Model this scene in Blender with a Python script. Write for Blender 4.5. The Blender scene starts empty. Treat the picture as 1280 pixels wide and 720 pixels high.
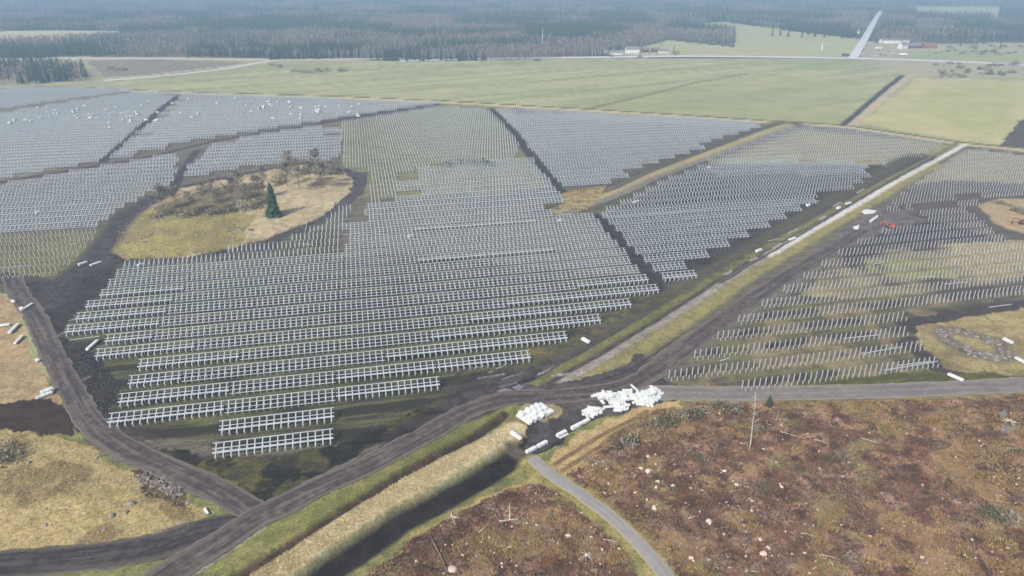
import bpy, bmesh, math, random, time
import numpy as np
T0 = time.time()
random.seed(7); rng = np.random.default_rng(7)
R = math.radians
scene = bpy.context.scene
col = scene.collection

# ------------------------------------------------------------------ camera
CAM_H, FPX, PITCH = 120.0, 865.0, R(24.3)
cam_d = bpy.data.cameras.new('camera'); cam = bpy.data.objects.new('camera', cam_d); col.objects.link(cam)
cam.location = (0, 0, CAM_H); cam.rotation_euler = (R(90) - PITCH, 0, 0)
cam_d.sensor_width = 36; cam_d.lens = 36 * FPX / 1280; cam_d.clip_start = 1; cam_d.clip_end = 60000
scene.camera = cam

# ------------------------------------------------------------------ sky and sun
SUN_EL, SUN_AZ = 40, 215           # azimuth clockwise from +Y: the light comes from behind and to the left
w = bpy.data.worlds.new('World'); scene.world = w; w.use_nodes = True
nt = w.node_tree; bg = nt.nodes['Background']
sky = nt.nodes.new('ShaderNodeTexSky'); sky.sky_type = 'NISHITA'; sky.sun_disc = False
sky.sun_elevation = R(SUN_EL); sky.sun_rotation = R(SUN_AZ); sky.air_density = 1.0; sky.dust_density = 3.5; sky.ozone_density = 1.0
hsv = nt.nodes.new('ShaderNodeHueSaturation'); hsv.inputs['Saturation'].default_value = .62      # thin high cloud: a whiter sky
nt.links.new(sky.outputs[0], hsv.inputs['Color']); nt.links.new(hsv.outputs[0], bg.inputs[0]); bg.inputs[1].default_value = 0.085
sd = bpy.data.lights.new('sun', 'SUN'); sd.energy = 3.0; sd.angle = R(6); sd.color = (1, .965, .91)
so = bpy.data.objects.new('sun', sd); col.objects.link(so)
so.rotation_euler = (R(90 - SUN_EL), 0, R(180 - SUN_AZ))
scene.view_settings.view_transform = 'Standard'; scene.view_settings.look = 'None'
scene.view_settings.exposure = 0.60; scene.view_settings.gamma = 1

# ------------------------------------------------------------------ plan helpers
def gp(x, y, z=0.0):
    """a point read off the photograph, laid out on the ground plan in metres"""
    u = (x - 640) / FPX; v = (y - 360) / FPX
    t = (z - CAM_H) / (-math.sin(PITCH) - v * math.cos(PITCH))
    return (t * u, t * (math.cos(PITCH) - v * math.sin(PITCH)))
def poly(*pts): return np.array([gp(*p) for p in pts])
ROW = R(12.2); CR, SR = math.cos(ROW), math.sin(ROW)
def rs2w(r, s): return (r * CR - s * SR, r * SR + s * CR)
def inside(P, X, Y):
    X = np.asarray(X, float); Y = np.asarray(Y, float); r = np.zeros(X.shape, bool)
    n = len(P)
    for i in range(n):
        x0, y0 = P[i]; x1, y1 = P[(i + 1) % n]
        if y0 == y1: continue
        c = ((y0 > Y) != (y1 > Y)) & (X < (x1 - x0) * (Y - y0) / (y1 - y0) + x0)
        r ^= c
    return r
def dist_line(P, X, Y):
    d = np.full(np.shape(X), 1e9)
    for i in range(len(P) - 1):
        ax, ay = P[i]; bx, by = P[i + 1]; vx, vy = bx - ax, by - ay
        t = np.clip(((X - ax) * vx + (Y - ay) * vy) / (vx * vx + vy * vy), 0, 1)
        d = np.minimum(d, np.hypot(X - ax - t * vx, Y - ay - t * vy))
    return d
_tab = rng.random((256, 256))
def vnoise(x, y):
    xi = np.floor(x).astype(int); yi = np.floor(y).astype(int); fx = x - xi; fy = y - yi
    fx = fx * fx * (3 - 2 * fx); fy = fy * fy * (3 - 2 * fy)
    a = _tab[xi & 255, yi & 255]; b = _tab[(xi + 1) & 255, yi & 255]; c = _tab[xi & 255, (yi + 1) & 255]; d = _tab[(xi + 1) & 255, (yi + 1) & 255]
    return (a * (1 - fx) + b * fx) * (1 - fy) + (c * (1 - fx) + d * fx) * fy
def fbm(x, y, sc, octv=4, seed=0):
    x = np.asarray(x, float) / sc + seed * 17.3; y = np.asarray(y, float) / sc - seed * 9.1; s = 0; a = 0.5; n = 0
    for i in range(octv):
        s = s + a * vnoise(x, y); n += a; a *= .55; x = x * 2.03 + 5.1; y = y * 2.03 + 1.7
    return s / n
def step(v, a, b): return np.clip((v - a) / (b - a), 0, 1)
def lin(c):
    c = np.array(c, float) / 255
    return np.where(c <= .04045, c / 12.92, ((c + .055) / 1.055) ** 2.4)

# ------------------------------------------------------------------ object helpers
def tag(o, label=None, cat=None, group=None, kind=None):
    if label: o['label'] = label
    if cat: o['category'] = cat
    if group: o['group'] = group
    if kind: o['kind'] = kind
    return o
def link(name, me, parent=None, loc=(0, 0, 0), rz=0.0, sc=None):
    o = bpy.data.objects.new(name, me); col.objects.link(o)
    o.location = loc; o.rotation_euler = (0, 0, rz)
    if sc: o.scale = (sc, sc, sc) if not isinstance(sc, tuple) else sc
    if parent: o.parent = parent
    return o
def np_mesh(name, V, F, mat=None, smooth=False):
    V = np.asarray(V, np.float32).reshape(-1, 3); F = np.asarray(F, np.int32); k = F.shape[1]
    me = bpy.data.meshes.new(name); me.vertices.add(len(V)); me.vertices.foreach_set('co', V.ravel())
    me.loops.add(F.size); me.loops.foreach_set('vertex_index', F.ravel())
    me.polygons.add(len(F)); me.polygons.foreach_set('loop_start', np.arange(0, F.size, k, dtype=np.int32))
    me.polygons.foreach_set('use_smooth', np.full(len(F), smooth, bool))
    me.update(calc_edges=True)
    if mat: me.materials.append(mat)
    return me
class MB:
    """collects simple solids into one mesh"""
    def __init__(s): s.v = []; s.f = []; s.m = []
    def add(s, v, f, m=0):
        b = len(s.v); s.v += [tuple(p) for p in v]; s.f += [tuple(b + i for i in q) for q in f]; s.m += [m] * len(f)
    def box(s, x0, x1, y0, y1, z0, z1, m=0):
        s.add([(x0, y0, z0), (x1, y0, z0), (x1, y1, z0), (x0, y1, z0), (x0, y0, z1), (x1, y0, z1), (x1, y1, z1), (x0, y1, z1)],
              [(0, 3, 2, 1), (4, 5, 6, 7), (0, 1, 5, 4), (1, 2, 6, 5), (2, 3, 7, 6), (3, 0, 4, 7)], m)
    def beam(s, a, b, w, t, w2=None, t2=None, m=0, up=(0, 0, 1)):
        a = np.array(a, float); b = np.array(b, float); d = b - a; d /= np.linalg.norm(d) + 1e-9
        u = np.cross(d, up); n = np.linalg.norm(u)
        if n < 1e-3: u = np.cross(d, (0, 1, 0)); n = np.linalg.norm(u)
        u /= n; v = np.cross(u, d); w2 = w if w2 is None else w2; t2 = t if t2 is None else t2
        q = []
        for p, ww, tt in ((a, w, t), (b, w2, t2)):
            for i, j in ((-1, -1), (1, -1), (1, 1), (-1, 1)): q.append(p + u * ww / 2 * i + v * tt / 2 * j)
        s.add(q, [(0, 1, 2, 3), (7, 6, 5, 4), (0, 4, 5, 1), (1, 5, 6, 2), (2, 6, 7, 3), (3, 7, 4, 0)], m)
    def tube(s, pts, rad, n=6, m=0):
        rings = []
        for i, p in enumerate(pts):
            p = np.array(p, float); a = np.array(pts[max(i - 1, 0)], float); b = np.array(pts[min(i + 1, len(pts) - 1)], float)
            d = b - a; d /= np.linalg.norm(d) + 1e-9; u = np.cross(d, (0.13, 1, 0.2)); u /= np.linalg.norm(u) + 1e-9; v = np.cross(d, u)
            rings.append([p + rad[i] * (u * math.cos(2 * math.pi * k / n) + v * math.sin(2 * math.pi * k / n)) for k in range(n)])
        f = []
        for i in range(len(pts) - 1):
            for k in range(n): f.append((i * n + k, i * n + (k + 1) % n, (i + 1) * n + (k + 1) % n, (i + 1) * n + k))
        f.append(tuple(range(n))[::-1]); f.append(tuple((len(pts) - 1) * n + k for k in range(n)))
        s.add([q for r_ in rings for q in r_], f, m)
    def mesh(s, name, *mats, smooth=False):
        me = bpy.data.meshes.new(name); me.from_pydata(s.v, [], s.f)
        for mt in mats: me.materials.append(mt)
        if len(mats) > 1: me.polygons.foreach_set('material_index', s.m)
        me.polygons.foreach_set('use_smooth', [bool(smooth)] * len(s.f))
        me.update(); return me
    def arr(s):
        F = [q for q in s.f if len(q) == 4]
        return np.array(s.v, np.float32), np.array(F, np.int32)

# ------------------------------------------------------------------ materials
def mat(name, base, rough=.8, var=.25, scale=1.0, col2=None, metal=0.0, bump=0.0, rnd=0.0, coords='Object', mscale=None):
    m = bpy.data.materials.new(name); m.use_nodes = True; t = m.node_tree; b = t.nodes['Principled BSDF']; L = t.links.new
    b.inputs['Roughness'].default_value = rough; b.inputs['Metallic'].default_value = metal
    tc = t.nodes.new('ShaderNodeTexCoord'); src = tc.outputs[coords]
    if mscale:
        mp = t.nodes.new('ShaderNodeMapping'); mp.inputs['Scale'].default_value = mscale; L(src, mp.inputs[0]); src = mp.outputs[0]
    n = t.nodes.new('ShaderNodeTexNoise'); n.inputs['Scale'].default_value = scale; n.inputs['Detail'].default_value = 4; L(src, n.inputs['Vector'])
    c1 = lin(base); c2 = lin(col2) if col2 is not None else c1 * (1 - var)
    mx = t.nodes.new('ShaderNodeMix'); mx.data_type = 'RGBA'
    rp = t.nodes.new('ShaderNodeMapRange'); rp.inputs[1].default_value = .38; rp.inputs[2].default_value = .62; L(n.outputs[0], rp.inputs[0])
    L(rp.outputs[0], mx.inputs[0]); mx.inputs[6].default_value = (*c1, 1); mx.inputs[7].default_value = (*c2, 1)
    out = mx.outputs[2]
    if rnd:
        oi = t.nodes.new('ShaderNodeObjectInfo'); mr = t.nodes.new('ShaderNodeMapRange'); mr.inputs[3].default_value = 1 - rnd; mr.inputs[4].default_value = 1 + rnd
        L(oi.outputs['Random'], mr.inputs[0]); hs = t.nodes.new('ShaderNodeHueSaturation'); L(mr.outputs[0], hs.inputs['Value']); L(out, hs.inputs['Color']); out = hs.outputs[0]
    L(out, b.inputs['Base Color'])
    if bump:
        bp = t.nodes.new('ShaderNodeBump'); bp.inputs['Strength'].default_value = bump; L(n.outputs[0], bp.inputs['Height']); L(bp.outputs[0], b.inputs['Normal'])
    return m
M = dict(
    steel=mat('galvanised_steel', (172, 179, 185), .45, .18, .35, metal=.0, coords='Object'),
    post=mat('post_steel', (176, 177, 182), .5, .2, .4),
    wrap=mat('white_wrap', (222, 224, 224), .35, .16, 1.2, bump=.3),
    wood_pale=mat('bare_wood', (196, 186, 172), .9, .35, .8, rnd=.12),
    wood_dark=mat('weathered_wood', (120, 104, 92), .9, .4, 1.5, rnd=.2),
    bark=mat('bark', (104, 96, 88), .95, .35, 1.2),
    birch=mat('birch_bark', (196, 192, 184), .9, .3, .6),
    twig=mat('bare_twigs', (146, 136, 128), 1, .3, .3, rnd=.25),
    twig_warm=mat('reddish_bare_twigs', (160, 148, 134), 1, .3, .1, rnd=.25),
    brush=mat('grey_brush', (142, 134, 118), 1, .35, .5, rnd=.2),
    needle=mat('spruce_needles', (48, 62, 42), 1, .4, .4, rnd=.5),
    needle2=mat('pine_needles', (56, 74, 50), 1, .4, .4, rnd=.25),
    bush=mat('bush_leaves', (96, 98, 70), 1, .4, .7, rnd=.2),
    rock=mat('pinkish_granite', (206, 188, 178), .9, .3, 1.6, rnd=.12, bump=.3),
    rock_grey=mat('grey_field_stone', (134, 129, 123), .9, .35, 1.4, rnd=.2, bump=.3),
    rock_dark=mat('lichened_stone', (118, 108, 102), .9, .4, 1.4, rnd=.2, bump=.3),
    litter=mat('twig_litter', (84, 66, 56), 1, .5, .12, col2=(158, 138, 120)),
    tuss=mat('dry_tussock', (152, 128, 82), 1, .3, .25, col2=(128, 96, 60)),
    heather=mat('rusty_heather', (116, 78, 58), 1, .3, .25, col2=(72, 50, 42)),
    straw=mat('straw_grass', (184, 168, 126), 1, .3, .2, col2=(158, 144, 100)),
    green=mat('fresh_grass', (124, 126, 72), 1, .3, .2, col2=(152, 144, 92)),
    clod=mat('mud_clods', (88, 80, 80), .9, .3, .5),
    white=mat('white_render', (226, 226, 222), .7, .08, .3),
    red=mat('falu_red_boards', (112, 74, 66), .8, .2, .4),
    orange=mat('orange_paint', (196, 96, 70), .5, .15, 1),
    rust=mat('rusty_brown_paint', (150, 88, 56), .7, .3, 1),
    roofg=mat('grey_roof', (122, 122, 124), .7, .15, .5),
    roofr=mat('red_tiles', (134, 98, 86), .8, .2, .8),
    glass=mat('window_glass', (60, 70, 80), .1, .1, 1),
    tyre=mat('tyre_rubber', (34, 34, 36), .9, .1, 1),
    blue=mat('dark_blue_paint', (52, 64, 96), .4, .1, 1),
    yellow=mat('machine_yellow', (206, 168, 92), .5, .1, 1),
    water=mat('puddle_water', (120, 126, 130), .08, .1, .2),
)

# ------------------------------------------------------------------ GROUND
def near_axis(lo, hi, st, out):
    a = list(np.arange(lo, hi, st)); return a
ys = np.array([-25.5, -23.5, -21, -18, -15, -12, -9, -6, -3] + list(np.arange(0, 724, 1.5)) + [728, 736, 748, 764, 784, 810, 840, 880, 930, 1000, 1100, 1250, 1450, 1700, 2000])
xs = np.array([-3600, -2600, -1900, -1400, -1000, -760, -600, -480, -380, -300, -230, -170, -120, -80, -50, -25] + list(np.arange(-8, 1290, 2.0)) + [1305, 1330, 1360, 1400, 1450, 1510, 1580, 1660, 1760, 1880, 2040, 2280, 2680, 3180, 3880, 4880])
vv = (ys - 360) / FPX; tt = CAM_H / (math.sin(PITCH) + vv * math.cos(PITCH)); Yr = tt * (math.cos(PITCH) - vv * math.sin(PITCH))
GX = np.outer(tt, (xs - 640) / FPX); GY = np.repeat(Yr[:, None], len(xs), 1)
X = GX.ravel(); Y = GY.ravel(); D = np.hypot(X, Y)

CUT1 = poly((722, 585), (765, 548), (805, 520), (870, 504), (960, 500), (1300, 494), (1500, 490), (1500, 800), (880, 800), (822, 700), (780, 652), (735, 615), (705, 595))
CUT2 = poly((400, 790), (470, 708), (520, 672), (580, 638), (640, 612), (675, 606), (715, 628), (770, 680), (812, 745), (830, 800))
ISLAND = poly((136, 314), (160, 324), (240, 322), (330, 301), (400, 273), (438, 240), (440, 224), (428, 214), (375, 206), (300, 220), (215, 238), (172, 262), (146, 292))
STONEISL = poly((1146, 408), (1200, 398), (1290, 384), (1400, 372), (1400, 478), (1240, 474), (1180, 456), (1150, 432))
RISL = poly((1222, 256), (1250, 248), (1330, 250), (1330, 300), (1275, 292), (1240, 278))
KNOLL = poly((-400, 470), (-60, 520), (60, 545), (100, 556), (150, 585), (215, 610), (262, 642), (235, 662), (150, 676), (60, 690), (-60, 698), (-300, 720))
YARD = poly((1040, 300), (1070, 272), (1130, 262), (1160, 275), (1120, 285), (1060, 310))
LITE = [(1206, 180), (1165, 203), (1120, 226), (1080, 250), (1020, 284), (960, 319), (905, 352), (860, 383), (800, 420), (750, 450), (712, 472), (690, 486)]
TRACK_N = [(1068, 297), (1030, 318), (990, 342), (950, 368), (905, 400), (866, 428), (830, 455), (806, 476)]
MID = [(702, 264), (730, 254), (770, 240), (815, 219), (860, 202), (910, 183), (950, 168), (985, 156)]
def pl(pts): return [gp(*p) for p in pts]

def paint(X, Y):
    n = len(X)
    wx = (fbm(X, Y, 9, 3, 1) - .5) * 5 + (fbm(X, Y, 2.2, 2, 2) - .5) * 1.8; wy = (fbm(X, Y, 9, 3, 3) - .5) * 5 + (fbm(X, Y, 2.2, 2, 4) - .5) * 1.8
    big = 1 + np.clip((D2(X, Y) - 500) / 500, 0, 4)
    PX = X + wx * big; PY = Y + wy * big
    A = np.tile(lin((160, 158, 118)), (n, 1)); B = np.tile(lin((142, 146, 102)), (n, 1)); S = np.zeros(n); Z = np.zeros(n)
    rr = X * CR + Y * SR; ss = -X * SR + Y * CR
    n1 = fbm(X, Y, 14, 4, 5); n2 = fbm(X, Y, 45, 3, 6); n3 = fbm(X, Y, 4, 3, 7); st = fbm(rr / 9, ss, 3.2, 3, 8)
    nfar = fbm(X, Y, 160, 4, 9)
    def put(mask, a, b, s=0.0, k=1.0):
        a, b = [tuple((sum(c) / 3 + (q - sum(c) / 3) * .92) * (.74 + .26 * min(max((sum(c) / 3 - 62) / 80, 0), 1)) for q in c) for c in (a, b)]      # darker colours are deepened for contrast, all slightly desaturated
        mk = (mask * k)[:, None] if mask.dtype != bool else (mask.astype(float) * k)[:, None]
        A[:] = A * (1 - mk) + lin(a) * mk; B[:] = B * (1 - mk) + lin(b) * mk; S[:] = S * (1 - mk[:, 0]) + s * mk[:, 0]
    def lane_(pts, wd, a, b, dz=0.0, k=1.0, soft=.35, s=0.0):
        d = dist_line(pl(pts), X + wx * .22 * big, Y + wy * .22 * big); m = step(d, wd / 2 * (1 + soft), wd / 2 * (1 - soft)); put(m, a, b, s, k)
        if dz: Z[:] = np.where(m > 0, Z * (1 - m) + dz * m, Z)
    def P(*pts): return inside(poly(*pts), PX, PY)
    def Q(*pts): return inside(poly(*pts), X, Y)
    put(Y < gp(640, 470)[1], (146, 142, 88), (120, 122, 72))
    # far country
    put(Y > gp(640, 78)[1], (104, 98, 80), (80, 82, 62))
    put((Y > gp(640, 78)[1]) & (nfar > .56), (132, 122, 100), (110, 104, 84))
    put(P((-300, 62), (-60, 60), (60, 70), (330, 73), (520, 76), (760, 72), (1065, 73), (1400, 80), (1400, 130), (-300, 130)), (168, 160, 122), (150, 148, 110))
    put(P((110, 76), (180, 74), (300, 78), (250, 92), (130, 96)), (150, 138, 120), (130, 118, 100))
    for q, a in ((((-300, 44), (60, 38), (150, 39), (150, 46), (62, 54), (-300, 64)), (196, 190, 150)), (((835, 50), (917, 59), (917, 42), (880, 30), (900, 27), (960, 34), (1060, 47), (1085, 50), (1068, 71), (760, 70)), (176, 176, 128)),
                 (((1138, 8), (1250, 9), (1248, 22), (1146, 21)), (176, 176, 140)), (((1143, 33), (1195, 33), (1190, 40), (1145, 39)), (178, 170, 136)),
                 (((-200, 47), (60, 42), (150, 41), (150, 45), (62, 50), (-200, 60)), (178, 172, 128)),
                 (((1085, 52), (1130, 55), (1400, 52), (1400, 100), (1125, 95), (1070, 75)), (172, 164, 132)), (((1140, 64), (1240, 62), (1300, 76), (1130, 74)), (158, 166, 118))):
        put(P(*q), a, tuple(int(c * .93) for c in a))
    # big green field
    gf = P((125, 101), (330, 81), (640, 74), (1065, 74), (1098, 80), (1128, 93), (1052, 156), (985, 152), (800, 141), (600, 130), (430, 121), (250, 117), (170, 111))
    put(gf, (168, 164, 122), (156, 156, 112), 0)
    ang = R(32); u = X * math.cos(ang) + Y * math.sin(ang); v_ = -X * math.sin(ang) + Y * math.cos(ang)
    stripe = fbm(u / 16, v_, 13, 3, 11)
    put(gf * step(stripe, .42, .62), (148, 154, 108), (140, 148, 102), 0, .8)
    put(gf * step(np.sin(v_ / 3.6 + nfar * 3), .75, .95), (182, 178, 138), (170, 168, 126), 0, .5)
    put(gf * step(stripe, .56, .4) * .5, (176, 172, 130), (168, 164, 120))
    put(gf * step(nfar, .5, .7) * .5, (136, 148, 100), (142, 148, 104))
    put(P((720, 139), (780, 125), (870, 103), (900, 97), (960, 92), (1060, 100), (1100, 92), (1050, 156), (985, 152)) , (160, 158, 112), (150, 152, 104), 0, .5)
    put(P((1075, 154), (1146, 97), (1270, 101), (1300, 104), (1300, 140), (1250, 181), (1200, 175)), (182, 172, 124), (174, 168, 116))
    put(P((1180, 104), (1262, 106), (1270, 130), (1240, 170), (1200, 160), (1130, 130)), (158, 164, 100), (170, 168, 112), 0, .6)
    put(P((1248, 183), (1272, 152), (1330, 128), (1500, 130), (1500, 200)), (110, 98, 94), (96, 84, 82))
    # the whole solar site
    site = P((-900, 150), (-60, 113), (60, 107), (170, 112), (250, 118), (430, 123), (600, 132), (800, 143), (985, 155), (1060, 158), (1205, 181), (1290, 190), (1500, 215), (1500, 480), (800, 498), (660, 500), (500, 560), (330, 640), (255, 622), (110, 560), (60, 450), (20, 356), (-400, 352), (-900, 300))
    put(site, (128, 122, 100), (104, 96, 88), .6)
    put(site & Q((-900, 150), (60, 107), (170, 112), (500, 126), (560, 131), (250, 168), (0, 228), (-900, 300)), (142, 140, 120), (124, 120, 106), .5)
    put(site & P((430, 122), (640, 133), (640, 150), (700, 232), (640, 240), (430, 250), (425, 160)), (144, 142, 100), (118, 112, 86), .7)
    put(site & P((640, 134), (985, 156), (950, 160), (720, 150)), (146, 140, 112), (132, 124, 108), .7)
    put(site & P((985, 160), (1200, 182), (1130, 208), (1020, 205), (900, 205), (880, 195)), (154, 148, 110), (134, 128, 98), .6)
    put(site & P((750, 272), (880, 205), (1120, 207), (1040, 262), (830, 358)), (66, 60, 61), (98, 90, 80), .9)
    put(site & P((-400, 300), (0, 296), (128, 288), (135, 325), (80, 350), (24, 358), (-400, 352)), (138, 136, 86), (110, 104, 72), .8)
    put(site & P((210, 320), (425, 285), (425, 330), (150, 345)), (126, 120, 88), (88, 80, 74), .9)
    put(site & P((130, 338), (425, 322), (520, 318), (830, 350), (660, 470), (420, 560), (150, 540), (80, 420)), (112, 110, 76), (80, 74, 66), 1.0)
    put(site & P((60, 420), (470, 395), (470, 440), (110, 470)), (126, 128, 76), (92, 88, 64), 1.0, .7)
    # right field
    rf = P((820, 485), (1000, 360), (1130, 240), (1206, 186), (1500, 220), (1500, 480), (1000, 492))
    put(rf, (132, 122, 100), (92, 82, 78), .7); put(rf * step(fbm(X, Y, 24, 4, 61), .5, .6), (84, 75, 76), (108, 98, 88), .6, .8)
    put(rf & P((1206, 186), (1130, 230), (1180, 232), (1500, 240), (1500, 200)), (150, 142, 112), (138, 130, 106), .7)
    put(rf & P((1090, 240), (1180, 225), (1300, 230), (1300, 262), (1120, 262)), (112, 102, 92), (96, 86, 84), .8)
    put(rf & P((1000, 330), (1140, 265), (1250, 300), (1230, 318), (1130, 312), (1060, 335), (980, 345)), (82, 74, 76), (100, 90, 84), .6)
    put((rf & P((1040, 322), (1150, 306), (1290, 300), (1290, 345), (1120, 372), (1000, 372))) * step(n2, .35, .55), (164, 150, 112), (142, 132, 98), .3)
    put((rf & P((1080, 322), (1200, 325), (1200, 350), (1090, 345))) * step(n1, .4, .55), (138, 142, 86), (150, 142, 96), .2)
    lane = step(np.sin((ss - 166.3) / 10.7 * 2 * np.pi - .9 + (n1 - .5) * 1.4) + (n3 - .5) * 1.2, -.25, .45)
    lowr = rf & P((800, 490), (900, 425), (980, 378), (1500, 345), (1500, 480))
    put(lowr * lane, (64, 56, 58), (92, 82, 76), .7, .5 + .4 * step(n2, .4, .55))
    put(lowr * (1 - lane), (130, 126, 84), (104, 98, 70), .5, .35 + .5 * step(n2, .4, .55)); put(lowr * step(n1, .55, .66), (122, 126, 76), (134, 128, 84), .4, .6); put(lowr * step(fbm(X, Y, 12, 3, 62), .56, .66), (160, 142, 108), (134, 120, 88), .3, .6)
    arr = P((130, 345), (830, 345), (830, 380), (660, 475), (420, 570), (150, 545), (60, 420))
    put(arr * lane, (56, 52, 48), (74, 70, 56), .8, .85); put(arr * (1 - lane) * step(n1, .42, .56), (118, 116, 76), (92, 90, 62), .6, .8)
    # mud
    mudA, mudB = (58, 51, 51), (84, 75, 72)
    put(P((18, 350), (60, 352), (150, 330), (132, 352), (96, 388), (70, 420), (120, 440), (150, 480), (132, 545), (95, 540), (60, 440)), mudA, mudB, .3)
    put(P((0, 340), (80, 350), (130, 330), (130, 322), (148, 322), (150, 340), (96, 392), (40, 390), (0, 362)), (70, 64, 66), (88, 80, 80), .3, .8)
    fm = P((132, 545), (270, 570), (420, 560), (550, 495), (660, 468), (720, 432), (830, 372), (850, 372), (690, 480), (560, 510), (450, 568), (330, 628), (240, 600), (160, 565))
    put(fm, (46, 43, 40), (66, 62, 50), .6)
    put(fm * step(fbm(X, Y, 8, 4, 33), .5, .6), (116, 110, 66), (90, 88, 54), .2, .85); put(fm * step(fbm(X, Y, 4, 3, 34), .58, .68), (62, 56, 52), (92, 84, 78), .2, .8)
    put(P((170, 562), (230, 578), (330, 622), (345, 628), (310, 630), (262, 612), (200, 585)), (126, 124, 70), (104, 102, 56), 0)
    put((P((655, 440), (800, 375), (840, 372), (830, 385), (700, 452), (640, 478))) * step(n1, .4, .5), (132, 122, 66), (110, 100, 56), .3)
    put(P((560, 500), (660, 476), (720, 452), (745, 452), (700, 480), (650, 490), (560, 520), (480, 555), (470, 545)), mudA, mudB, .6, .8)
    # island and its ring road
    ring = dist_line([*ISLAND, ISLAND[0]], PX, PY)
    put(((ring < 6) & ~inside(ISLAND, X, Y)), mudA, (104, 96, 94), .0)
    put(P((430, 212), (460, 216), (452, 245), (430, 262), (395, 285), (350, 300), (345, 312), (200, 332), (150, 334), (130, 330), (300, 314), (400, 276), (440, 240)), (86, 78, 80), (104, 96, 94), 0)
    isl = P((136, 314), (160, 323), (240, 321), (330, 300), (400, 272), (438, 240), (440, 224), (428, 214), (375, 206), (300, 220), (215, 238), (172, 262), (146, 292))
    put(isl, (190, 172, 138), (166, 150, 114))
    put(isl & P((130, 320), (180, 260), (250, 262), (320, 275), (300, 310), (200, 325)), (160, 148, 88), (146, 138, 84))
    put(isl * step(n1, .5, .62) * .55, (132, 112, 84), (140, 118, 92))
    put(isl & P((190, 262), (260, 240), (330, 232), (335, 262), (260, 276), (200, 276)), (104, 92, 74), (120, 108, 80), 0, .8)
    # other knolls
    kn = inside(KNOLL, PX, PY)
    put(kn, (182, 160, 112), (166, 148, 98)); put(kn * step(n2, .45, .65) * .7, (156, 146, 88), (148, 138, 84)); put(kn * step(fbm(X, Y, 8, 3, 14), .54, .64) * .75, (128, 104, 74), (146, 122, 86)); put(P((160, 588), (195, 590), (240, 618), (228, 632), (185, 624), (174, 604)), (100, 80, 66), (122, 104, 82))
    put(P((-400, 380), (0, 372), (22, 380), (40, 440), (75, 500), (70, 512), (20, 515), (-60, 520), (-400, 520)), (176, 152, 114), (156, 130, 96))
    put(P((-10, 505), (60, 500), (95, 520), (90, 545), (20, 540), (-40, 530)), (92, 72, 60), (76, 60, 54))
    put(P((80, 455), (130, 500), (190, 560), (150, 560), (110, 540), (95, 505)), mudA, mudB, .2, .6)
    si = inside(STONEISL, PX, PY)
    put((dist_line([*STONEISL], PX, PY) < 6.5) & ~inside(STONEISL, X, Y), (84, 74, 72), (96, 86, 80))
    put(si, (166, 150, 104), (146, 132, 88)); put(si * step(n1, .48, .6), (130, 120, 78), (150, 126, 92));
    lane_([(1217 + 40 * math.cos(a) - 4 * math.sin(a), 430 + 14 * math.cos(a) + 11 * math.sin(a)) for a in np.linspace(0, 2 * math.pi, 20)], 6.5, (104, 96, 88), (132, 122, 102), 0, .85)
    put(inside(RISL, PX, PY), (176, 152, 116), (160, 138, 104)); put((dist_line([*RISL, RISL[0]], PX, PY) < 9) & ~inside(RISL, X, Y), (100, 90, 86), (112, 102, 94), 0, .9)
    put(inside(YARD, PX, PY), (128, 118, 112), (104, 94, 90))
    put(P((985, 478), (1170, 462), (1290, 470), (1290, 482), (1000, 486)), (116, 114, 62), (96, 92, 56), .5)
    # avenues and ditches between the blocks of racks
    lane_([(612, 136), (640, 163), (672, 205), (702, 240), (712, 255)], 8, (70, 64, 64), (88, 80, 76))
    lane_([(742, 268), (765, 293), (790, 322), (812, 345), (832, 372)], 7, (66, 60, 60), (84, 76, 72))
    lane_([(122, 208), (160, 175), (200, 138), (230, 115)], 7, (80, 76, 76), (92, 88, 86))
    lane_([(216, 238), (232, 208), (246, 188)], 5.5, (76, 72, 72), (90, 84, 82))
    lane_([(-160, 258), (-80, 243), (0, 229), (40, 222), (83, 215), (122, 208), (166, 201), (208, 192), (270, 177), (327, 167), (382, 159), (430, 151), (480, 143), (540, 133)], 17, (118, 110, 98), (134, 126, 106), s=.8)
    lane_([(x, y - 1) for x, y in [(-160, 258), (-80, 243), (0, 229), (40, 222), (83, 215), (122, 208), (166, 201), (208, 192), (270, 177), (327, 167), (382, 159), (430, 151), (480, 143), (540, 133)]], 7, (84, 78, 76), (96, 88, 84), s=.8)
    lane_([(-60, 149), (0, 140), (45, 133), (100, 125), (185, 114)], 14, (122, 114, 104), (134, 126, 110))
    lane_([(556, 128), (480, 140), (410, 152)], 14, (84, 80, 76), (100, 94, 86))
    lane_([(60, 380), (80, 350), (110, 330), (135, 300), (160, 268), (210, 240)], 13, (80, 72, 74), (98, 90, 88))
    lane_([(130, 100), (330, 78), (335, 75)], 9, (186, 178, 160), (176, 168, 148))
    lane_([(0, 74), (200, 73), (335, 75), (520, 74)], 12, (196, 186, 170), (180, 170, 150))
    # boundary strip north of the site
    bd = [(170, 114), (250, 117), (430, 122), (600, 130), (800, 142), (985, 154), (1058, 158), (1150, 172), (1205, 180), (1290, 188), (1420, 202)]
    lane_(bd, 14, (188, 174, 130), (176, 162, 116)); lane_([(x, y - 1.6) for x, y in bd], 5, (96, 88, 72), (110, 100, 80))
    lane_([(1055, 156), (1088, 127), (1110, 108), (1128, 94)], 7, (74, 72, 64), (88, 84, 72), -.8); lane_([(1066, 156), (1096, 129), (1120, 108), (1140, 94)], 9, (186, 168, 140), (172, 158, 128))
    lane_([(730, 137), (800, 121), (870, 103), (930, 93)], 7, (124, 116, 86), (132, 126, 92), 0, .8)
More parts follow.
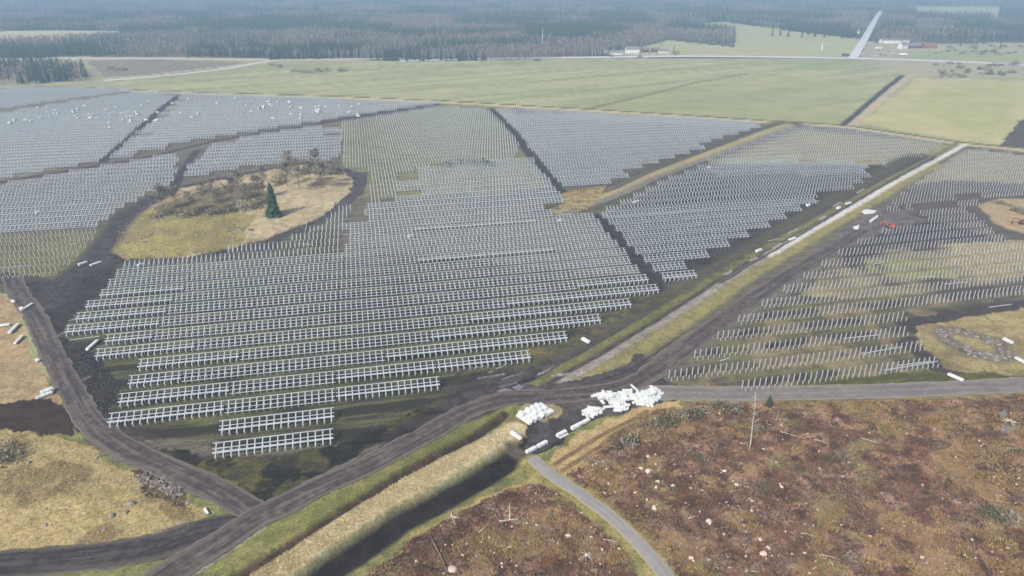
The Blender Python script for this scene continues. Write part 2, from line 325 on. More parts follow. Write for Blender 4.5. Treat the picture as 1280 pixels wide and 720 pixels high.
    # middle track
    lane_(MID, 30, (112, 104, 84), (92, 86, 76)); lane_(MID, 12, (168, 156, 112), (150, 142, 98)); lane_([(x + 4, y + 3) for x, y in MID], 5, (138, 130, 122), (128, 120, 112)); lane_([(x - 5, y - 3) for x, y in MID], 3, (100, 92, 86), (110, 100, 90))
    put(P((702, 240), (760, 232), (735, 262), (700, 262)), (168, 148, 96), (132, 116, 86))
    # north-east strips beside the pale track
    west = [(x - 26 * (y / 300), y) for x, y in LITE]
    lane_([(1150, 196), (1110, 222), (1060, 250), (1000, 285), (930, 330), (880, 360), (830, 392), (780, 424), (720, 455), (650, 485), (600, 497)], 22, (80, 72, 72), (100, 92, 88), -.1, s=.0)
    lane_([(x - 16 * (y / 330) ** 1.3, y - 2) for x, y in LITE], 3.6, (136, 132, 82), (118, 116, 70), .5)
    lane_([(x + 15 * (y / 330) ** 1.5, y + 2) for x, y in LITE[1:]], 7.5, (156, 146, 92), (140, 130, 84))
    lane_([(x + 1, y) for x, y in LITE[4:]], 3.4, (158, 150, 138), (140, 132, 120), .15)
    lane_([(x + 1, y) for x, y in LITE[:6]], 4.2, (206, 202, 194), (190, 184, 174), .15)
    lane_([(1168, 196), (1128, 219), (1080, 246), (1018, 283), (960, 318), (900, 354)], 1.6, (88, 78, 76), (104, 94, 90), .15, 1)
    for q_ in range(7):
        f_ = q_ / 7; xa = 1075 - 190 * f_ + random.uniform(-9, 9); ya = 243 + 120 * f_ - 2
        lane_([(xa, ya), (xa + 9, ya - 5)], 1.0, (180, 176, 172), (150, 144, 140))
    lane_([(1140, 196), (1090, 222), (1040, 250), (985, 282), (915, 326), (860, 358), (800, 388), (750, 412), (700, 440)], 9, (124, 118, 76), (88, 80, 68), .5, .55)
    # the canal bank and its dark ditch
    put(P((200, 760), (268, 700), (330, 655), (420, 610), (520, 562), (590, 522), (640, 502), (655, 510), (600, 545), (500, 594), (440, 632), (320, 707), (240, 770)), (150, 144, 86), (118, 124, 68), .0)
    put(P((200, 760), (268, 700), (330, 655), (420, 610), (520, 562), (590, 522), (640, 502), (655, 510), (600, 545), (500, 594), (440, 632), (320, 707), (240, 770)) * step(n1, .5, .6), (112, 122, 64), (128, 128, 74), .0)
    lane_([(200, 790), (320, 706), (420, 645), (495, 597), (545, 568), (595, 543), (630, 517)], 3.4, (104, 78, 62), (78, 60, 52), -.9)
    lane_([(240, 800), (330, 730), (400, 681), (440, 656), (500, 618), (560, 585), (620, 555), (645, 538)], 8.6, (196, 178, 138), (168, 150, 112), .7, soft=.25)
    lane_([(262, 806), (348, 740), (414, 688), (452, 664), (512, 627), (570, 594), (628, 564)], 2.4, (160, 158, 122), (148, 140, 96), .5, .8)
    lane_([(300, 812), (375, 742), (420, 704), (450, 684), (500, 650), (560, 618), (600, 596), (645, 566), (690, 535), (735, 510)], 7.8, (46, 39, 39), (66, 57, 53), -1.5, soft=.3)
    put(P((660, 535), (735, 500), (742, 520), (700, 556), (650, 570)), (66, 58, 57), (80, 70, 66))
    put(P((520, 672), (580, 636), (668, 592), (690, 600), (640, 612), (560, 650), (500, 700), (440, 745), (410, 760)), (178, 158, 104), (160, 142, 88))
    put(P((440, 740), (520, 664), (590, 628), (580, 640), (500, 704), (420, 790)), (168, 152, 92), (150, 132, 78), 0, .8)
    # clear-felled ground
    c = inside(CUT1, PX, PY) | inside(CUT2, PX, PY)
    fu = fbm(X / 6, Y, 2.0, 3, 21); fd = fbm((X * .8 + Y * .6) / 6, (-X * .6 + Y * .8), 2.2, 3, 22)
    rt = np.where(X > gp(1000, 600)[0], fu, .5 * n3 + .5 * fd); h = fbm(X, Y, 7, 4, 23)
    h2 = fbm(X, Y, 22, 3, 26)
    put(c, (142, 98, 68), (158, 126, 82))
    put(c * step(h * .6 + h2 * .4, .46, .56), (112, 76, 60), (134, 98, 76), 0, .95)
    put(c * step(h * .6 + h2 * .4, .46, .37), (152, 128, 82), (136, 106, 70), 0, .9)
    put(c * step(rt, .54, .66), (88, 64, 58), (106, 80, 68), 0, .85)
    put(c * step(n3, .62, .72), (190, 152, 128), (166, 138, 112), 0, .7)
    put(c * step(fbm(X, Y, 5, 3, 24), .56, .68), (164, 118, 96), (178, 144, 112), 0, .7)
    put(c * step(fbm(X, Y, 11, 3, 25), .6, .7), (138, 134, 76), (150, 140, 82), 0, .75)
    put(c * step(fbm(X, Y, 3.4, 3, 27), .62, .7), (74, 58, 52), (84, 66, 58), 0, .8)
    put(P((676, 580), (700, 560), (742, 532), (800, 505), (870, 498), (850, 508), (800, 520), (760, 550), (722, 588), (705, 596), (690, 596)), (186, 160, 112), (168, 142, 96))
    lane_([(690, 582), (745, 548), (810, 514)], 1.6, (134, 106, 74), (146, 118, 84)); lane_([(700, 590), (752, 556), (826, 514)], 1.4, (134, 106, 74), (146, 118, 84))
    put(P((860, 494), (1300, 488), (1300, 496), (1080, 500), (930, 503), (860, 506)), (150, 134, 92), (128, 112, 76))
    put(P((590, 505), (640, 488), (700, 478), (770, 462), (800, 440), (822, 470), (850, 484), (850, 502), (800, 508), (742, 522), (700, 548), (650, 572), (660, 530), (690, 512), (640, 502)), (84, 76, 76), (104, 95, 93))
    put(P((650, 530), (648, 510), (680, 500), (700, 512), (680, 526)), (166, 150, 108), (150, 138, 92))
    lane_([(640, 558), (662, 572), (690, 594)], 4.4, (116, 108, 94), (102, 96, 80))
    # verges of the little gravel track
    lane_([(664, 580), (690, 596), (722, 617), (760, 645), (790, 672), (815, 700), (846, 745)], 7.4, (170, 154, 92), (146, 134, 78))
    # wheel ruts and wet streaks beside the tracks
    rr2 = random.Random(5)
    for q_ in range(16):
        src = (RD_MAIN, RD_LEFT, RD_MAIN, RD_LEFT, RD_SW)[q_ % 5]; o_ = rr2.choice((-1, 1)) * rr2.uniform(18, 40); a_ = rr2.randint(1, len(src) - 5); seg = src[a_:a_ + 4]
        lane_([(x + o_ * .5 * (y / 600), y + o_ * .35 * (y / 600)) for x, y in seg], rr2.uniform(.6, 1.3), *((((150, 144, 138), (124, 116, 110)) if q_ % 3 == 0 else ((56, 49, 48), (72, 64, 60)))), -.06, .75)
    for q_ in range(26):
        if q_ % 2: xa, ya = rr2.uniform(60, 120), rr2.uniform(355, 480); L2 = [(xa, ya), (xa + rr2.uniform(6, 16), ya - rr2.uniform(2, 10))]
        else: xa, ya = rr2.uniform(560, 700), rr2.uniform(455, 492); L2 = [(xa, ya), (xa + rr2.uniform(14, 34), ya - rr2.uniform(4, 10))]
        lane_(L2, rr2.uniform(.5, 1.1), *(((162, 158, 156), (128, 122, 118)) if q_ % 3 else ((48, 42, 42), (64, 56, 54))), 0, .8)
    # gentle relief away from the roads
    rel = (fbm(X, Y, 18, 4, 30) - .5) * 1.0 + (fbm(X, Y, 3.2, 3, 31) - .5) * .5
    rel = np.where(c | isl | kn | si, rel * 1.3, rel * .25)
    rel = rel * np.clip((900 - Y) / 500, 0, 1)
    for pts, wd in ROADS:
        d = dist_line(pl(pts), X, Y); f = step(d, wd * .5 + .4, wd * .5 + 3.5); rel = rel * f; Z = Z * step(d, wd * .5, wd * .5 + 2.0)
        rel = np.where(f <= 0, -.02, rel)
    dk = inside(KNOLL, X, Y); dd = dist_line([*KNOLL, KNOLL[0]], X, Y)
    Z = Z + np.where(dk, step(dd, 1, 14) * 1.2, 0)
    di = inside(ISLAND, X, Y); dd = dist_line([*ISLAND, ISLAND[0]], X, Y); Z = Z + np.where(di, step(dd, 0, 22) * 2.4, 0)
    return A, B, S, Z + rel - .04
def D2(X, Y): return np.hypot(X, Y)

RD_MAIN = [(120, 800), (150, 770), (205, 722), (268, 682), (320, 648), (355, 631), (400, 608), (460, 581), (500, 560), (540, 539), (585, 514), (635, 498), (690, 496), (745, 491), (790, 480), (830, 455), (870, 425), (910, 396), (955, 364), (1000, 336), (1045, 309), (1080, 287)]
RD_LEFT = [(318, 640), (270, 612), (210, 585), (150, 556), (112, 526), (92, 492), (72, 455), (55, 420), (42, 392), (24, 368), (14, 345)]
RD_SW = [(300, 655), (250, 664), (190, 684), (110, 696), (0, 706), (-120, 716), (-300, 730)]
RD_EAST = [(770, 488), (830, 491), (920, 492), (1010, 491), (1100, 489), (1200, 485), (1300, 480), (1500, 470), (1700, 462)]
RD_SMALL = [(664, 572), (690, 594), (722, 615), (760, 643), (790, 670), (815, 698), (850, 745), (880, 800)]
RD_HIGH = [(500, 76), (640, 73), (760, 71.5), (880, 70.5), (1065, 73), (1200, 77.5), (1300, 82), (1700, 98)]
RD_NORTH = [(1066, 73), (1080, 50), (1090, 32), (1097, 20), (1101, 14)]
ROADS = [(RD_MAIN, 8.5), (RD_LEFT, 8.5), (RD_SW, 9), (RD_EAST, 7.5), (RD_SMALL, 3.6)]

A_, B_, S_, Z_ = paint(X, Y)
nr, nc = GX.shape; idx = np.arange(nr * nc).reshape(nr, nc)
F = np.stack([idx[1:, :-1], idx[1:, 1:], idx[:-1, 1:], idx[:-1, :-1]], -1).reshape(-1, 4)
def ground_mat():
    m = bpy.data.materials.new('open_ground'); m.use_nodes = True; t = m.node_tree; b = t.nodes['Principled BSDF']; L = t.links.new
    b.inputs['Roughness'].default_value = 1; b.inputs['Specular IOR Level'].default_value = .15
    a1 = t.nodes.new('ShaderNodeAttribute'); a1.attribute_name = 'soil_a'; a2 = t.nodes.new('ShaderNodeAttribute'); a2.attribute_name = 'soil_b'
    g = t.nodes.new('ShaderNodeNewGeometry')
    def noise(sc, det, src, rough=.6):
        n = t.nodes.new('ShaderNodeTexNoise'); n.inputs['Scale'].default_value = sc; n.inputs['Detail'].default_value = det; n.inputs['Roughness'].default_value = rough; L(src, n.inputs['Vector']); return n.outputs[0]
    n1 = noise(.22, 7, g.outputs['Position'], .7)
    mp = t.nodes.new('ShaderNodeMapping'); mp.inputs['Rotation'].default_value = (0, 0, -ROW); L(g.outputs['Position'], mp.inputs[0])
    mp2 = t.nodes.new('ShaderNodeMapping'); mp2.inputs['Scale'].default_value = (.05, .62, 1); L(mp.outputs[0], mp2.inputs[0])
    n2 = noise(1.0, 5, mp2.outputs[0])
    mx = t.nodes.new('ShaderNodeMix'); L(a1.outputs['Alpha'], mx.inputs[0]); L(n1, mx.inputs[2]); L(n2, mx.inputs[3])
    mr = t.nodes.new('ShaderNodeMapRange'); mr.inputs[1].default_value = .42; mr.inputs[2].default_value = .58; L(mx.outputs[0], mr.inputs[0])
    cm = t.nodes.new('ShaderNodeMix'); cm.data_type = 'RGBA'; L(mr.outputs[0], cm.inputs[0]); L(a1.outputs['Color'], cm.inputs[6]); L(a2.outputs['Color'], cm.inputs[7])
    n3 = noise(1.3, 5, g.outputs['Position'], .75); m3 = t.nodes.new('ShaderNodeMapRange'); m3.inputs[1].default_value = .3; m3.inputs[2].default_value = .7; m3.inputs[3].default_value = .5; m3.inputs[4].default_value = 1.45; L(n3, m3.inputs[0])
    n4 = noise(.03, 4, g.outputs['Position']); m4 = t.nodes.new('ShaderNodeMapRange'); m4.inputs[1].default_value = .3; m4.inputs[2].default_value = .7; m4.inputs[3].default_value = .88; m4.inputs[4].default_value = 1.12; L(n4, m4.inputs[0])
    mm = t.nodes.new('ShaderNodeMath'); mm.operation = 'MULTIPLY'; L(m3.outputs[0], mm.inputs[0]); L(m4.outputs[0], mm.inputs[1])
    hs = t.nodes.new('ShaderNodeHueSaturation'); L(mm.outputs[0], hs.inputs['Value']); L(cm.outputs[2], hs.inputs['Color']); L(hs.outputs[0], b.inputs['Base Color'])
    bp = t.nodes.new('ShaderNodeBump'); bp.inputs['Strength'].default_value = .7; bp.inputs['Distance'].default_value = .4; L(n3, bp.inputs['Height']); L(bp.outputs[0], b.inputs['Normal'])
    return m
gm = np_mesh('ground', np.stack([X, Y, Z_], -1), F, ground_mat(), True)
for nm, C, al in (('soil_a', A_, S_), ('soil_b', B_, S_)):
    at = gm.attributes.new(nm, 'FLOAT_COLOR', 'POINT'); at.data.foreach_set('color', np.concatenate([C, al[:, None]], 1).astype(np.float32).ravel())
tag(link('ground', gm), kind='structure')
zgrid = Z_.reshape(nr, nc)
def gz(x, y):
    """height of the ground sheet under a point"""
    i = np.searchsorted(-Yr[::1], -y); i = min(max(i, 1), nr - 1)
    f = (Yr[i - 1] - y) / (Yr[i - 1] - Yr[i]); t_ = tt[i - 1] + (tt[i] - tt[i - 1]) * f
    px = x / t_ * FPX + 640; j = np.searchsorted(xs, px); j = min(max(j, 1), nc - 1); k = min(max((px - xs[j - 1]) / (xs[j] - xs[j - 1]), 0), 1)
    return float((zgrid[i - 1, j - 1] * (1 - k) + zgrid[i - 1, j] * k) * (1 - f) + (zgrid[i, j - 1] * (1 - k) + zgrid[i, j] * k) * f)
print('ground', time.time() - T0)

# ------------------------------------------------------------------ ROADS
def road_mat(name, ca, cb, rut, edge):
    m = bpy.data.materials.new(name); m.use_nodes = True; t = m.node_tree; b = t.nodes['Principled BSDF']; L = t.links.new
    b.inputs['Roughness'].default_value = .9
    m['road'] = 1; uv = t.nodes.new('ShaderNodeUVMap'); uv.uv_map = 'UVMap'; sp = t.nodes.new('ShaderNodeSeparateXYZ'); L(uv.outputs[0], sp.inputs[0])
    mp = t.nodes.new('ShaderNodeMapping'); mp.inputs['Scale'].default_value = (9, .045, 1); L(uv.outputs[0], mp.inputs[0])
    n1 = t.nodes.new('ShaderNodeTexNoise'); n1.inputs['Scale'].default_value = 1; n1.inputs['Detail'].default_value = 5; L(mp.outputs[0], n1.inputs['Vector'])
    g = t.nodes.new('ShaderNodeNewGeometry'); n2 = t.nodes.new('ShaderNodeTexNoise'); n2.inputs['Scale'].default_value = .5; n2.inputs['Detail'].default_value = 6; L(g.outputs['Position'], n2.inputs['Vector'])
    ad = t.nodes.new('ShaderNodeMath'); ad.operation = 'MULTIPLY_ADD'; ad.inputs[1].default_value = .6; L(n1.outputs[0], ad.inputs[0])
    ml = t.nodes.new('ShaderNodeMath'); ml.operation = 'MULTIPLY'; ml.inputs[1].default_value = .4; L(n2.outputs[0], ml.inputs[0]); L(ml.outputs[0], ad.inputs[2])
    mr = t.nodes.new('ShaderNodeMapRange'); mr.inputs[1].default_value = .42; mr.inputs[2].default_value = .56; L(ad.outputs[0], mr.inputs[0])
    cm = t.nodes.new('ShaderNodeMix'); cm.data_type = 'RGBA'; L(mr.outputs[0], cm.inputs[0]); cm.inputs[6].default_value = (*lin(ca), 1); cm.inputs[7].default_value = (*lin(cb), 1)
    # wheel ruts and pale shoulders
    cr = t.nodes.new('ShaderNodeValToRGB'); e = cr.color_ramp.elements; e[0].position = 0; e[0].color = (0, 0, 0, 1); e[1].position = 1; e[1].color = (0, 0, 0, 1)
    for p, v in ((.1, .1), (.2, .75), (.33, 1), (.44, .35), (.5, .2), (.56, .35), (.67, 1), (.8, .75), (.9, .1)):
        q = cr.color_ramp.elements.new(p); q.color = (v, v, v, 1)
    L(sp.outputs[0], cr.inputs[0]); c2 = t.nodes.new('ShaderNodeMix'); c2.data_type = 'RGBA'; mm = t.nodes.new('ShaderNodeMath'); mm.operation = 'MULTIPLY'; mm.inputs[1].default_value = .65
    mk = t.nodes.new('ShaderNodeMath'); mk.operation = 'MULTIPLY'; L(cr.outputs[0], mk.inputs[0]); n5 = t.nodes.new('ShaderNodeTexNoise'); n5.inputs['Scale'].default_value = .12; n5.inputs['Detail'].default_value = 5; L(g.outputs['Position'], n5.inputs['Vector']); mq = t.nodes.new('ShaderNodeMapRange'); mq.inputs[1].default_value = .38; mq.inputs[2].default_value = .6; L(n5.outputs[0], mq.inputs[0]); L(mq.outputs[0], mk.inputs[1]); L(mk.outputs[0], mm.inputs[0]); L(mm.outputs[0], c2.inputs[0]); L(cm.outputs[2], c2.inputs[6]); c2.inputs[7].default_value = (*lin(rut), 1)
    er = t.nodes.new('ShaderNodeValToRGB'); e = er.color_ramp.elements; e[0].position = 0.03; e[0].color = (1, 1, 1, 1); e[1].position = .97; e[1].color = (1, 1, 1, 1)
    for p, v in ((.14, 0), (.86, 0)):
        q = er.color_ramp.elements.new(p); q.color = (v, v, v, 1)
    L(sp.outputs[0], er.inputs[0]); m5 = t.nodes.new('ShaderNodeMath'); m5.operation = 'MULTIPLY'; L(er.outputs[0], m5.inputs[0]); L(mr.outputs[0], m5.inputs[1])
    c3 = t.nodes.new('ShaderNodeMix'); c3.data_type = 'RGBA'; L(m5.outputs[0], c3.inputs[0]); L(c2.outputs[2], c3.inputs[6]); c3.inputs[7].default_value = (*lin(edge), 1); L(c3.outputs[2], b.inputs['Base Color'])
    bp = t.nodes.new('ShaderNodeBump'); bp.inputs['Strength'].default_value = .5; bp.inputs['Distance'].default_value = .2; L(ad.outputs[0], bp.inputs['Height']); L(bp.outputs[0], b.inputs['Normal'])
    return m
def ribbon(name, pts, width, m, z, seed=0, jit=.9, stepm=1.5, w_end=None):
    P = [np.array(p) for p in pl(pts)]; P = [2 * P[0] - P[1]] + P + [2 * P[-1] - P[-2]]; line = []
    for i in range(1, len(P) - 2):
        n = max(2, int(np.linalg.norm(P[i + 1] - P[i]) / stepm))
        for k in range(n):
            t = k / n; line.append(.5 * ((2 * P[i]) + (P[i + 1] - P[i - 1]) * t + (2 * P[i - 1] - 5 * P[i] + 4 * P[i + 1] - P[i + 2]) * t * t + (3 * P[i] - P[i - 1] - 3 * P[i + 1] + P[i + 2]) * t ** 3))
    line.append(P[-2]); line = np.array(line); d = np.gradient(line, axis=0); d /= np.linalg.norm(d, axis=1)[:, None]; nrm = np.stack([-d[:, 1], d[:, 0]], -1)
    s = np.concatenate([[0], np.cumsum(np.linalg.norm(np.diff(line, axis=0), axis=1))]); K = 9; V = []; UV = []
    wd = np.full(len(line), width) if w_end is None else np.linspace(width, w_end, len(line))
    for k in range(K):
        u = k / (K - 1); off = (u - .5) * wd
        if k in (0, K - 1): off = off + (fbm(s, s * 0 + k * 31 + seed, 3, 4) - .5) * jit * 2
        q = line + nrm * off[:, None]; zz = z + .10 * (1 - (2 * u - 1) ** 2) - .06 * math.exp(-((abs(u - .5) - .18) / .07) ** 2)
        V.append(np.concatenate([q, np.full((len(q), 1), zz)], 1)); UV.append(np.stack([np.full(len(q), u), s], -1))
    V = np.stack(V, 1); UV = np.stack(UV, 1); n = len(line); ii = np.arange(n * K).reshape(n, K)
    Fq = np.stack([ii[:-1, :-1], ii[:-1, 1:], ii[1:, 1:], ii[1:, :-1]], -1).reshape(-1, 4)[:, ::-1]
    me = np_mesh(name, V.reshape(-1, 3), Fq, m, True); uvl = me.uv_layers.new(name='UVMap'); uvl.data.foreach_set('uv', UV.reshape(-1, 2)[Fq.ravel()].astype(np.float32).ravel())
    return tag(link(name, me), kind='structure')
mud_road = road_mat('muddy_road', (106, 95, 90), (68, 59, 57), (46, 40, 39), (112, 102, 92))
dark_road = road_mat('black_mud_road', (82, 74, 70), (46, 41, 41), (36, 32, 33), (104, 98, 84))
grav_road = road_mat('gravel_road', (134, 127, 122), (114, 106, 103), (96, 88, 86), (140, 130, 110))
grey_road = road_mat('small_gravel_track', (150, 145, 142), (138, 133, 131), (132, 127, 126), (164, 152, 112))
asphalt = road_mat('asphalt', (206, 207, 210), (196, 198, 202), (190, 192, 196), (206, 204, 196))
ribbon('dirt_road', RD_SW, 9, dark_road, .02, 5)
ribbon('dirt_road', RD_LEFT, 7.6, mud_road, .06, 2)
ribbon('gravel_road', RD_EAST, 8.5, grav_road, .10, 3)
ribbon('dirt_road', RD_MAIN, 8.2, mud_road, .14, 1)
ribbon('gravel_track', RD_SMALL, 3.9, grey_road, .02, 4, .35)
ribbon('highway', RD_HIGH, 22, asphalt, .3, 6, .3, 12)
ribbon('highway', RD_NORTH, 14, asphalt, .45, 7, .3, 12)
pale_road = road_mat('pale_gravel', (206, 198, 188), (196, 188, 176), (190, 182, 172), (200, 192, 172))
ribbon('gravel_track', [(130, 101), (180, 97), (240, 91), (295, 84), (325, 78), (350, 75.5)], 13, pale_road, .2, 8, .5, 8)
ribbon('gravel_track', [(40, 72.5), (120, 73), (220, 73.5), (320, 74.5), (420, 74), (510, 73)], 16, pale_road, .25, 9, .5, 12)
print('roads', time.time() - T0)

# ------------------------------------------------------------------ RACKS
SP = 2.025; HALF = 16.2; R0 = -15.0; S0 = 166.3; PITCHROW = 10.7
def zr(y): return 1.1 + (y + 2.05) * .43
PUR4 = [(2.05, .25, .12), (.68, .22, .12), (-.68, .22, .12), (-2.05, .25, .12)]
PUR3 = [(2.05, .27, .12), (.42, .26, .12), (-.72, .5, .16)]
def m_rear(h=2.45):
    b = MB(); b.box(-.12, .12, 1.15, 1.35, -.3, h); return b
def m_front(h=1.35):
    b = MB(); b.box(-.12, .12, -1.45, -1.25, -.3, h); return b
def m_rafter():
    b = MB(); b.beam((0, -2.2, zr(-2.2) - .02), (0, 2.2, zr(2.2) - .02), .31, .12); return b
def m_purlin(y, w, t, L):
    b = MB(); a = .43; n = math.hypot(1, a)
    b.beam((-L / 2, y, zr(y) + .11), (L / 2, y, zr(y) + .11), w, t, up=(0, -a / n, 1 / n)); return b
def rack_boxes(n, purs):
    b = MB(); L = n * SP - .1
    for i in range(n):
        x = (i - (n - 1) / 2) * SP
        for q in (m_rear(), m_front(), m_rafter()):
            b.add([(p[0] + x, p[1], p[2]) for p in q.v], q.f)
    for p in purs:
        q = m_purlin(*p, L); b.add(q.v, q.f)
    return b
PART = dict(rear=m_rear().mesh('rear_post', M['steel']), front=m_front().mesh('front_post', M['steel']), rafter=m_rafter().mesh('rafter', M['steel']))
PM = {}
for n in (8, 16):
    for kind, purs in (('4', PUR4), ('3', PUR3)):
        PM[n, kind] = [m_purlin(*p, n * SP - .35).mesh('purlin', M['steel']) for p in purs]
JM = {(n, k): rack_boxes(n, p) for n in (8, 16) for k, p in (('4', PUR4), ('3', PUR3))}
JMM = {k: v.mesh('solar_rack', M['steel']) for k, v in JM.items()}
bf = MB()
for q in (m_rear(), m_front(), m_rafter()): bf.add(q.v, q.f)
FRAME_A = bf; FRAME_M = bf.mesh('post_frame', M['steel'])

# ground plan of what stands where, as areas traced from the photograph (later ones win)
AREAS = [
    ('4', poly((-700, 150), (-60, 117), (60, 111), (165, 114), (225, 117), (480, 128), (560, 130), (480, 141), (430, 148), (382, 156), (327, 164), (270, 174), (208, 189), (166, 197), (122, 204), (83, 211), (40, 218), (0, 225), (-700, 330))),      # far west field
    ('0', poly((-60, 151), (0, 142), (45, 135), (100, 127), (185, 116), (185, 113), (100, 123), (45, 131), (0, 138), (-60, 147))),
    ('4', poly((-500, 310), (-60, 244), (0, 233), (40, 226), (83, 219), (166, 205), (208, 196), (270, 181), (327, 171), (425, 155), (425, 212), (380, 203), (300, 214), (215, 234), (160, 264), (125, 290), (0, 294), (-500, 310))),
    ('R', poly((425, 155), (545, 135), (612, 138), (650, 180), (640, 210), (560, 205), (495, 225), (495, 262), (460, 262), (465, 215), (430, 210))),
    ('R', poly((400, 285), (425, 262), (495, 258), (495, 275), (425, 330), (170, 340), (150, 334), (345, 308))),
    ('4', poly((425, 292), (440, 262), (495, 250), (495, 222), (560, 204), (640, 200), (685, 205), (708, 250), (735, 262), (822, 350), (826, 380), (515, 380), (425, 380))),
    ('4', poly((80, 430), (100, 385), (135, 345), (180, 337), (425, 318), (600, 318), (600, 440), (80, 440))),
    ('R', poly((516, 320), (516, 326), (425, 334), (425, 329))),
    ('P', poly((-500, 296), (0, 292), (128, 286), (130, 318), (85, 348), (24, 356), (-200, 352), (-500, 350))),
    ('R', poly((560, 135), (612, 138), (640, 136), (785, 145), (800, 149), (640, 152), (620, 146))),
    ('4', poly((625, 143), (780, 144), (950, 155), (975, 158), (892, 187), (772, 230), (718, 242), (700, 232))),
    ('P', poly((985, 160), (1060, 161), (1185, 181), (1160, 194), (1100, 205), (1000, 200), (900, 205), (880, 200), (950, 172))),
    ('R', poly((748, 270), (830, 228), (900, 200), (1000, 199), (1110, 206), (1060, 240), (1000, 250), (748, 274))),
    ('4', poly((870, 222), (900, 206), (1010, 203), (1110, 205), (1090, 220), (960, 222))),
    ('4', poly((745, 272), (900, 262), (1066, 250), (1034, 275), (998, 298), (960, 322), (924, 342), (886, 364), (834, 366))),
    ('P', poly((800, 494), (846, 448), (884, 412), (945, 372), (1028, 318), (1082, 285), (1110, 262), (1150, 225), (1215, 188), (1500, 222), (1500, 390), (1150, 404), (1130, 420), (1160, 440), (1180, 464), (1000, 484))),
]
BANS = [inside_p for inside_p in (ISLAND, STONEISL, RISL, YARD)]
LANES = [(pl([(612, 136), (640, 163), (672, 205), (702, 240), (712, 255)]), 2.6), (pl([(742, 268), (765, 293), (790, 322), (812, 345), (832, 372)]), 2.6), (pl([(122, 208), (160, 175), (200, 138), (230, 115)]), 2.5),
         (pl([(216, 238), (232, 208), (246, 188)]), 3), (pl(MID), 9), (pl(LITE), 11), (pl([(60, 380), (80, 350), (110, 330), (135, 300), (160, 268), (210, 240)]), 7),
         (pl(TRACK_N), 5.5), (pl([(1120, 270), (1160, 262), (1220, 248)]), 4), (pl([(1080, 282), (1140, 280)]), 9), (pl([(1150, 404), (1220, 396), (1300, 384)]), 5),
         (pl([(1220, 262), (1270, 300), (1290, 305)]), 6)]
HEAD = {0: (-2, 0), 1: (-2, 0), 2: (-4, 2), 3: (-4, 4), 4: (-4, 5), 5: (-4, 6), 6: (-5, 7), 7: (-5, 8), 8: (-6, 8), 9: (-6, 8)}
racks = []; posts = []; frames = []
def clear_of(x, y, extra=0.0):
    for b in BANS:
        if inside(b, np.array([x]), np.array([y]))[0]: return False
    for l, wd in LANES:
        if dist_line(l, np.array([x]), np.array([y]))[0] < wd + extra: return False
    return True
KS = list(range(-1, 72)); IMIN, IMAX = -400, 340
AV = [LANES[0][0], LANES[1][0]]
for k in KS:
    s = S0 + PITCHROW * k + 1.1; ii = np.arange(IMIN, IMAX); rr_ = R0 + SP * (ii + .5); xx_ = rr_ * CR - s * SR; yy_ = rr_ * SR + s * CR
    cd = np.full(len(ii), '0', dtype='<U1')
    for c_, p_ in AREAS: cd[inside(p_, xx_, yy_)] = c_
    bn = np.zeros(len(ii), bool)
    for b in (ISLAND, STONEISL, RISL, YARD): bn |= inside(b, xx_, yy_)
    for l, wd in LANES: bn |= dist_line(l, xx_, yy_) < wd
    cd[bn] = '0'; cd[np.abs(xx_) > yy_ * .86 + 40] = '0'
    if k < 0: cd[cd != 'P'] = '0'
    if k in HEAD:
        lo, hi = HEAD[k]; sel = (ii < 66) & (cd != 'P'); cd[sel] = '0'; cd[(ii >= 8 * lo) & (ii < 8 * hi)] = '4'
    dv = dist_line(AV[0], xx_, yy_); dv2 = dist_line(AV[1], xx_, yy_); dv = np.minimum(dv, dv2)
    for c_ in 'PR':
        for x, y in zip(xx_[cd == c_], yy_[cd == c_]):
            (posts if c_ == 'P' else frames).append((x + random.uniform(-.06, .06), y + random.uniform(-.1, .1)))
    runs = []; a = 0; n = len(ii); row_off = random.uniform(-.9, .9) if k > 24 else random.uniform(-.15, .15)
    while a < n:
        if cd[a] == '4':
            e = a
            while e < n and cd[e] == '4': e += 1
            runs.append((a, e)); a = e
        else: a += 1
    for a, e in runs:
        fix = (e - a) % 8
        if fix:
            if dv[e - 1] < 9 or (e - a > 40 and dv[a] > 30 and rr_[e - 1] < 118 and k > 9): a += fix
            else: e -= fix
        if e <= a: continue
        east = rr_[a] > 112; nh = (e - a) // 8; seg = []; q = 0
        if nh % 2 and k >= 4: seg.append((q, 1)); q += 1
        while q < nh:
            n_ = 2 if nh - q >= 2 else 1; seg.append((q, n_)); q += n_
        for j, (q, n_) in enumerate(seg):
            i0 = a + 8 * q; m0 = (i0 + IMIN) // 8
            kd = '3' if (not east and ((j == 0 and k < 12 and rr_[a] < 0) or (j >= len(seg) - 1 and k < 9) or (j >= len(seg) - 2 and 3 <= k < 8)) or (east and k < 9) or (k in (12, 16) and 1 <= m0 < 5)) else '4'
            racks.append((k, q, n_, kd, rs2w(rr_[i0] - SP / 2 + HALF * n_ / 2 + row_off, s + random.uniform(-.06, .06)), j, len(seg), east))
racks.sort(key=lambda r: r[4][0] ** 2 + r[4][1] ** 2); posts.sort(key=lambda r: r[0] ** 2 + r[1] ** 2); frames.sort(key=lambda r: r[0] ** 2 + r[1] ** 2)
